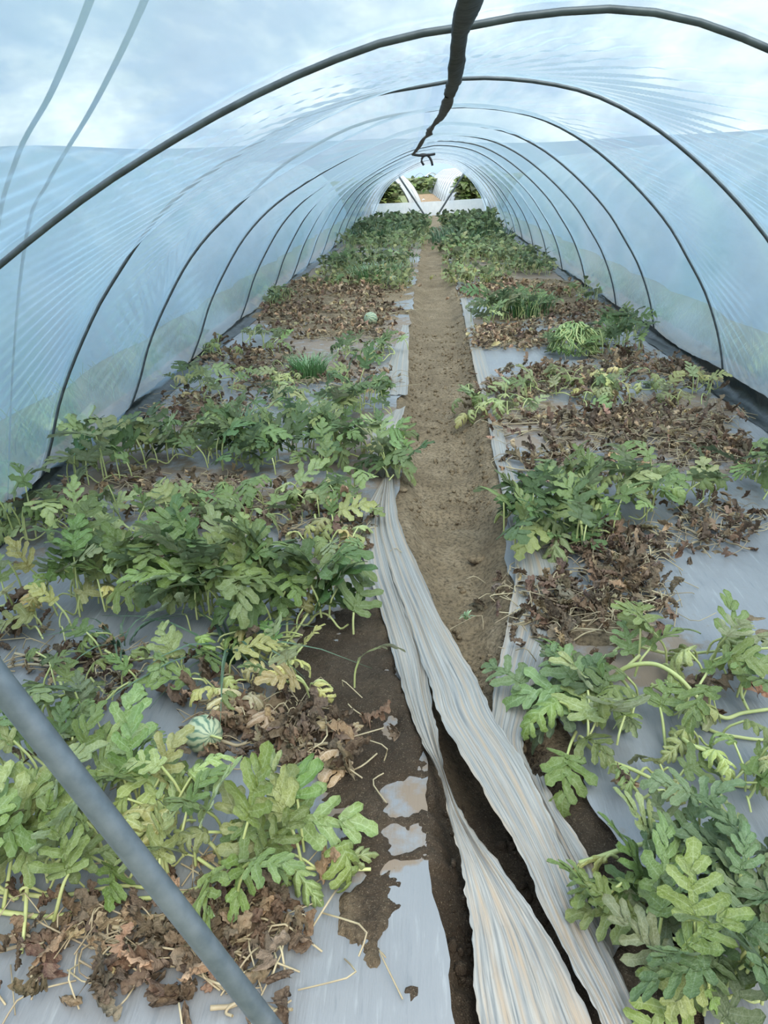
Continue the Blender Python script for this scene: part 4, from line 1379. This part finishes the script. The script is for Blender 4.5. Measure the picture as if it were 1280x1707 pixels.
for i, (lab, grp, cx, cy, rx, ry, n, size, h, mix, pal, rn) in enumerate(PLANTS):
    far = G(cx, cy)[1]
    roots[lab] = plant('melon_plant', lab, grp, cx, cy, rx, ry, int(n * (1.05 if far < 2.35 else 1.5 if far < 8.6 else 3.0)), size * (.92 if far < 8.6 else .54), h * .85, mix, pal, 500 + i, rn)
for i, (lab, grp, cx, cy, rx, ry, n, size, h, mix, pal, rn) in enumerate(DRIES):
    roots[lab] = plant('withered_vine', lab, grp, cx, cy, rx, ry, n, size * .9, h, mix, pal, 900 + i, rn, 'dead plant', True)

# leaves and vines that stand out, set one by one
def near_plant(words):
    return next(v for k, v in roots.items() if words in k)


a = near_plant('white-veined drooping')
runner(a, [(365, 1437, .03), (420, 1446, .035), (475, 1446, .04), (560, 1449, .03), (618, 1449, .02)], .0055)
hero(a, 476, 1368, 622, 1392, .10, .05, 'fresh', 'pale', 1.0, .15, node=(425, 1440), seed=1)
hero(a, 490, 1446, 530, 1522, .06, .02, 'wilt', 'pale', .8, .3, seed=2)
hero(a, 480, 1448, 483, 1500, .06, .02, 'wilt', 'green', .7, -.3, seed=3)
hero(a, 560, 1449, 625, 1425, .03, .05, 'wilt', 'pale', .7, .2, seed=4)
hero(a, 450, 1390, 495, 1285, .12, .18, 'fresh', 'green', 1.0, .0, node=(428, 1438), seed=5)
hero(a, 400, 1380, 400, 1440, .14, .06, 'fresh', 'dark', 1.1, .0, node=(372, 1437), seed=6)
a = near_plant('under the blue-grey pole')
runner(a, [(-30, 1485, .03), (30, 1489, .03), (85, 1495, .02), (140, 1487, .02), (200, 1477, .03), (245, 1480, .02)], .0055)
runner(a, [(-30, 1515, .03), (30, 1524, .02), (90, 1528, .02), (160, 1512, .02), (220, 1500, .03), (280, 1494, .03), (330, 1480, .02), (382, 1456, .02)], .006)
hero(a, 115, 1455, 95, 1350, .14, .26, 'fresh', 'green', 1.0, .2, node=(90, 1535), seed=11)
hero(a, 30, 1390, 5, 1250, .16, .30, 'fresh', 'pale', 1.0, .3, node=(5, 1520), seed=12)
hero(a, 60, 1400, 110, 1310, .16, .26, 'fresh', 'green', 1.0, -.3, node=(40, 1500), seed=13)
runner(a, [(160, 1400, .05), (180, 1440, .07), (190, 1490, .02)], .005)
runner(a, [(45, 1480, .06), (42, 1530, .05), (36, 1590, .02)], .0045)
a = near_plant('left of the pole beside the drooping')
hero(a, 265, 1390, 215, 1320, .13, .14, 'wilt', 'yellow', .9, 0, node=(275, 1470), seed=14)
hero(a, 268, 1390, 300, 1330, .13, .17, 'fresh', 'pale', .9, 0, node=(282, 1468), seed=15)
runner(a, [(290, 1385, .06), (330, 1395, .05), (355, 1410, .06), (368, 1435, .02)], .0055)
a = near_plant('just in front and left')
hero(a, 205, 1260, 228, 1120, .08, .24, 'fresh', 'pale', .9, .1, node=(165, 1330), seed=16)
hero(a, 310, 1330, 290, 1285, .10, .16, 'fresh', 'green', 1.0, 0, node=(320, 1370), seed=17)
a = near_plant('big dark leaf')
hero(a, 530, 1005, 613, 928, .12, .30, 'fresh', 'dark', 1.15, .0, node=(485, 1065), seed=21)
hero(a, 525, 1010, 590, 1010, .10, .12, 'fresh', 'green', 1.0, -.2, node=(480, 1060), seed=22)
hero(a, 480, 990, 490, 925, .14, .26, 'fresh', 'pale', 1.0, .2, node=(478, 1062), seed=23)
runner(a, [(345, 1056, .02), (400, 1058, .03), (450, 1063, .02), (500, 1060, .02)], .005)
a = near_plant('tan crumpled leaves lying')
rg = np.random.default_rng(88)
for x, y, sz in ((515, 1222, .17), (548, 1212, .15), (560, 1250, .20), (585, 1238, .17), (535, 1262, .14), (590, 1205, .12)):
    b = G(x, y, .03)
    o = leaf_obj('wilt', NEAR, a, np.array(a.location), b, rot(rg.uniform(0, 6.3), rg.uniform(-.2, .7), rg.uniform(-.5, .5)), sz, jit((.40, .27, .145), rg, .15), rg)
    o.name = 'dry_leaf'
a = near_plant('tan and brown crumpled')
for x, y, sz in ((385, 1150, .16), (415, 1165, .15), (440, 1185, .14), (370, 1175, .15)):
    b = G(x, y, .07)
    o = leaf_obj('wilt', NEAR, a, np.array(a.location), b, rot(rg.uniform(0, 6.3), rg.uniform(-.2, .7), rg.uniform(-.5, .5)), sz, jit((.38, .29, .15), rg, .15), rg)
    o.name = 'dry_leaf'
a = near_plant('tallest melon plant')
hero(a, 405, 1010, 400, 905, .10, .30, 'fresh', 'green', 1.2, 0, node=(418, 1058), seed=24)
a = near_plant('big pale feathered')
hero(a, 978, 1150, 828, 1168, .09, .05, 'fresh', 'pale', 1.0, -.1, node=(1040, 1130), seed=31)
hero(a, 975, 1140, 1000, 1085, .10, .18, 'fresh', 'blue', 1.2, 0, node=(1020, 1140), seed=32)
hero(a, 985, 1165, 1075, 1205, .08, .05, 'fresh', 'green', 1.1, 0, node=(1020, 1145), seed=33)
hero(a, 950, 1180, 870, 1245, .08, .02, 'fresh', 'blue', 1.0, 0, node=(1000, 1160), seed=34)
hero(a, 945, 1260, 935, 1360, .05, .02, 'fresh', 'green', 1.0, 0, node=(960, 1220), seed=35)
a = near_plant('thick pale arching')
runner(a, [(1015, 1135, .04), (1045, 1112, .09), (1090, 1107, .12), (1130, 1128, .12), (1165, 1165, .07), (1205, 1196, .03), (1240, 1188, .03), (1300, 1180, .03)], .0068)
runner(a, [(1085, 1140, .05), (1130, 1170, .03), (1180, 1215, .02), (1240, 1230, .02), (1300, 1235, .02)], .0055)
runner(a, [(1010, 1100, .02), (1045, 1075, .04), (1120, 1090, .05), (1200, 1085, .03), (1290, 1080, .03)], .0055)
hero(a, 1100, 1180, 1130, 1120, .08, .14, 'fresh', 'green', 1.1, 0, node=(1110, 1250), seed=36)
hero(a, 1050, 1090, 1040, 1020, .06, .16, 'fresh', 'pale', .9, 0, node=(1060, 1100), seed=37)
a = near_plant('right frame edge beside the thick arching')
hero(a, 1220, 1080, 1222, 985, .10, .22, 'fresh', 'green', .9, .3, node=(1215, 1110), seed=38)
runner(a, [(1262, 1065, .10), (1250, 1100, .12), (1235, 1150, .06), (1250, 1190, .02)], .0055)
a = near_plant('on scuffed film')
runner(a, [(970, 1235, .03), (1010, 1265, .05), (1060, 1285, .06), (1130, 1320, .04), (1190, 1345, .02)], .0055)
runner(a, [(1120, 1215, .03), (1150, 1240, .10), (1195, 1262, .09), (1205, 1300, .03), (1245, 1312, .02), (1300, 1310, .02)], .0055)
runner(a, [(945, 1445, .02), (990, 1432, .03), (1040, 1415, .03), (1080, 1405, .02)], .0065)
hero(a, 1010, 1430, 945, 1455, .03, .02, 'wilt', 'yellow', .35, .0, seed=39)
a = near_plant('lower right corner, nearest')
for tx, ty, zt, cc in ((1065, 1632, .10, 'pale'), (1130, 1555, .16, 'pale'), (1228, 1590, .16, 'blue'), (1110, 1700, .10, 'pale'), (1200, 1690, .10, 'green')):
    hero(a, 1160, 1622, tx, ty, .14, zt, 'fresh', cc, 1.25, 0, node=(1195, 1680), seed=tx)
a = near_plant('tall leaf behind the lower right')
hero(a, 1115, 1395, 1088, 1310, .12, .20, 'fresh', 'blue', 1.2, 0, node=(1130, 1450), seed=51)
hero(a, 1180, 1440, 1185, 1370, .12, .20, 'fresh', 'blue', 1.2, 0, node=(1170, 1500), seed=52)
a = near_plant('bright film gap')
hero(a, 1060, 1480, 965, 1490, .09, .05, 'fresh', 'dark', 1.1, 0, node=(1110, 1500), seed=53)
hero(a, 1060, 1490, 1040, 1570, .09, .02, 'fresh', 'blue', 1.1, 0, node=(1110, 1505), seed=54)
a = near_plant('spill over the left strip')
hero(a, 640, 775, 690, 735, .06, .18, 'fresh', 'green', .9, 0, node=(625, 790), seed=61)
hero(a, 645, 775, 705, 795, .07, .0, 'fresh', 'pale', .9, 0, node=(625, 790), seed=62)
a = near_plant('dense dark melon plant on the right edge')
hero(a, 930, 890, 920, 950, .09, .02, 'wilt', 'pale', .8, 0, node=(950, 900), seed=63)
hero(a, 1000, 885, 960, 880, .10, .09, 'fresh', 'pale', .7, 0, node=(1025, 895), seed=64)

# the pale tangle: a dome of bare looping vines on the right bed
lab = 'round pale green tangle of looping bare vines on the right bed'
c0 = G(955, 590, 0)
root = empty('vine_tangle', c0)
tag(root, lab, 'plant')
rg = np.random.default_rng(77)
for k in range(46):
    a, b = rg.uniform(0, 6.28), rg.uniform(0, 6.28)
    pts = []
    for u in np.linspace(0, 1, 8):
        az = a + (b - a) * .25 * u + u * rg.uniform(1.2, 2.6)
        el = .1 + 1.3 * math.sin(math.pi * u) * rg.uniform(.6, 1.05)
        r = rg.uniform(.85, 1.05)
        pts.append((.22 * r * math.cos(az) * math.cos(el), .30 * r * math.sin(az) * math.cos(el), .02 + .25 * r * math.sin(el)))
    V, f = tube_arrays(smooth_path(pts, 22), .0058, 5)
    put('vine', mesh_quads('vine', V, f, M_STEM if k % 3 == 0 else M_STEMGREEN), root)
for k in range(30):
    az = rg.uniform(0, 6.28)
    leaf_obj('fresh', MID, root, c0, c0 + [.22 * math.cos(az), .28 * math.sin(az), rg.uniform(.03, .16)], rot(az, rg.uniform(.2, 1), 0), .15, jit(PAL['green'], rg), rg)

# ------------------------------------------------------------------ melons


def make_melon_mat():
    m, tt, out = material('melon_rind')
    b = principled(tt, out, Roughness=.45)
    at = tt.n('Attribute', attribute_name='stripe')
    co = tt.n('TexCoord').outputs['Object']
    n = tt.noise(co, 60, 4)
    s = tt.math('ADD', at.outputs['Fac'], tt.math('MULTIPLY', tt.math('SUBTRACT', n, .5), .9))
    c = tt.ramp(s, [(.45, (.36, .40, .25)), (.66, (.19, .26, .17)), (.9, (.07, .14, .09))])
    c = tt.mix(tt.ramp(tt.noise(co, 9, 4), [(.5, (0, 0, 0)), (.72, (.7, .7, .7))]), c, (.50, .45, .28))
    tt.l(c, b.inputs['Base Color'])
    return m


M_MELON = make_melon_mat()


def melon(px, py, r, lab, tilt):
    q = G(px, py, r * .9)
    q[2] = gz(q) + r * .9
    root = empty('watermelon', (q[0], q[1], q[2] - r * .9))
    tag(root, lab, 'melon', 'little striped melons')
    nu, nv = 18, 49
    th, ph = np.meshgrid(np.linspace(.03, math.pi - .03, nu), np.linspace(0, 2 * math.pi, nv), indexing='ij')
    rr = r * (1 + .018 * np.cos(ph * 9))
    V = np.stack([rr * np.sin(th) * np.cos(ph), rr * np.sin(th) * np.sin(ph), r * 1.02 * np.cos(th)], -1).reshape(-1, 3)
    st = (.5 + .5 * np.sin(ph * 12 + .7 * np.sin(th * 11)))
    M = np.array(Matrix.Rotation(tilt[0], 3, 'X') @ Matrix.Rotation(tilt[1], 3, 'Y'))
    put('rind', mesh_arrays('rind', V @ M.T + [0, 0, r * .9], grid_faces(nu, nv), M_MELON, attrs={'stripe': st.ravel()}), root)
    top = M @ np.array([0, 0, r])
    V, f = tube_arrays(smooth_path([top * .97 + [0, 0, r * .9], top * 1.2 + [0, 0, r * .95], top * 1.45 + [.02, 0, r * .8]], 8), r * .07, 6)
    put('stem', mesh_quads('stem', V, f, M_STEM), root)


melon(340, 1228, .054, 'pale striped little melon sitting among dry leaves on the left bed, nearest melon', (1.0, .7))
melon(618, 534, .075, 'dark striped little melon on the far withered carpet beside the path', (.9, -.5))
melon(654, 472, .085, 'farthest little striped melon under pale leaves by the path', (.9, .4))

# ------------------------------------------------------------------ grasses


def grass(lab, cx, cy, rad, h, n, seed, colr=(.06, .15, .04), spread=.5, wid=.004, single=True):
    rg = np.random.default_rng(seed)
    q = G(cx, cy, 0)
    root = empty('grass_tuft', q)
    tag(root, lab, 'grass', 'grass tufts on the left bed' if cx < 710 else 'grass tufts on the right bed')
    mass = Mass()
    for k in range(n):
        a = rg.uniform(0, 6.28)
        r0 = rad * math.sqrt(rg.random())
        b0 = np.array([r0 * math.cos(a), r0 * math.sin(a), 0])
        az = a + rg.normal(0, .6)
        hh = h * rg.uniform(.55, 1.1)
        le = hh * spread * rg.uniform(.3, 1.3)
        uu = np.linspace(0, 1, 6)
        dv = np.array([math.cos(az), math.sin(az), 0])
        P = b0 + dv * (le * uu ** 2)[:, None] + np.stack([uu * 0, uu * 0, hh * (uu - .45 * spread * uu ** 3)], 1)
        sd = np.array([-dv[1], dv[0], 0])
        wv = wid * (1 - uu ** 2) + .0006
        V = np.stack([P - sd * wv[:, None], P + [0, 0, -.0015], P + sd * wv[:, None]], 1).reshape(-1, 3)
        cc = jit(colr, rg, .25)
        if single:
            o = put('blade', mesh_arrays('blade', V, grid_faces(6, 3), M_GRASS, attrs={'tint': np.tile(cc[None], (18, 1)), 'vein': np.zeros(18)}), root)
        else:
            mass.add(V, grid_faces(6, 3), cc)
    if not single:
        mass.build('blades', M_GRASS, root)['kind'] = 'stuff'
    return root


grass('long dark grass blades arching low in front of the dense green row', 385, 1100, .05, .26, 26, 41, (.035, .095, .04), 1.6, .0055)
grass('second tuft of long grass at the foot of the dense row, further left', 205, 1085, .05, .20, 18, 42, (.05, .12, .05), 1.2, .005)
grass('round bright clump of fine grass in the middle of the left bed', 517, 632, .13, .24, 420, 43, (.10, .23, .06), .45, .0035, False)
grass('loose grass among the dark hedge-like row of the left bed', 410, 735, .15, .30, 120, 44, (.06, .14, .05), .8, .004, False)
grass('tall grass in the far left rows beside the path', 632, 470, .45, .34, 420, 45, (.08, .19, .05), .5, .007, False)
grass('tall dark grass in front of the white apron, left of the path', 640, 402, 1.0, .42, 700, 46, (.05, .13, .05), .4, .009, False)
grass('tall grass clump beside the bright bushy plant, right path edge', 870, 525, .35, .30, 300, 47, (.08, .18, .055), .5, .006, False)
grass('tall dark grass in front of the white apron, right of the path', 785, 402, 1.0, .40, 600, 48, (.05, .12, .05), .4, .009, False)
for x, y, lab in ((777, 1030, 'tiny green seedling sprouting from the trodden path'),):
    grass(lab, x, y, .012, .03, 9, 50, (.10, .20, .06), 1.2, .004)

# ------------------------------------------------------------------ crops outside beyond the far end


def crop(lab, x0, x1, y0, y1, h, n, seed, s=.45):
    rg = np.random.default_rng(seed)
    m = Mass()
    for k in range(n):
        x, y = rg.uniform(x0, x1), y0 + (y1 - y0) * rg.random() ** 1.5
        z = h * (.65 + .5 * fbm(np.array([x]), np.array([y]), .9, 3)[0]) * rg.uniform(.15, 1) ** .6
        m.leaf('fresh', np.array([x, y, z]), rot(rg.uniform(0, 6.28), rg.uniform(-.3, 1), rg.uniform(-.6, .6)), s * rg.uniform(.6, 1.1), jit(PAL[rg.choice(['green', 'dark', 'dark'])], rg, .3), rg)
    o = m.build('crop_foliage', M_LEAF)
    tag(o, lab, 'crop', None, 'stuff')


crop('tall green crop outside the far end, in the mouth of the left short tunnel', -3.4, -1.15, 33.2, 36.5, 1.15, 1500, 61)
crop('tall green crop outside the far end, in the mouth of the right ribbed tunnel', 1.6, 4.2, 33.2, 37, 1.2, 1800, 62)
crop('dark green crop across the distance between the far tunnels', -3.5, 5, 62, 78, 1.0, 1200, 63, .7)
rg = np.random.default_rng(71)
m = Mass()
for k in range(2600):
    sd = rg.choice([-1, 1])
    y = rg.uniform(1.5, 14)
    x = 2.45 + abs(rg.normal(0, .18))
    h = rg.uniform(.08, .24)
    az = rg.uniform(0, 6.28)
    uu = np.linspace(0, 1, 4)
    P = np.stack([sd * x + math.cos(az) * .1 * uu ** 2, y + math.sin(az) * .1 * uu ** 2, -.03 + h * uu], 1)
    V = np.stack([P - [0, .006, 0], P + [.002, 0, 0], P + [0, .006, 0]], 1).reshape(-1, 3)
    m.add(V, grid_faces(4, 3), jit((.16, .27, .09), rg, .3))
tag(m.build('outside_grass', M_GRASS), 'grass growing outside along the foot of the film walls', 'grass', None, 'stuff')
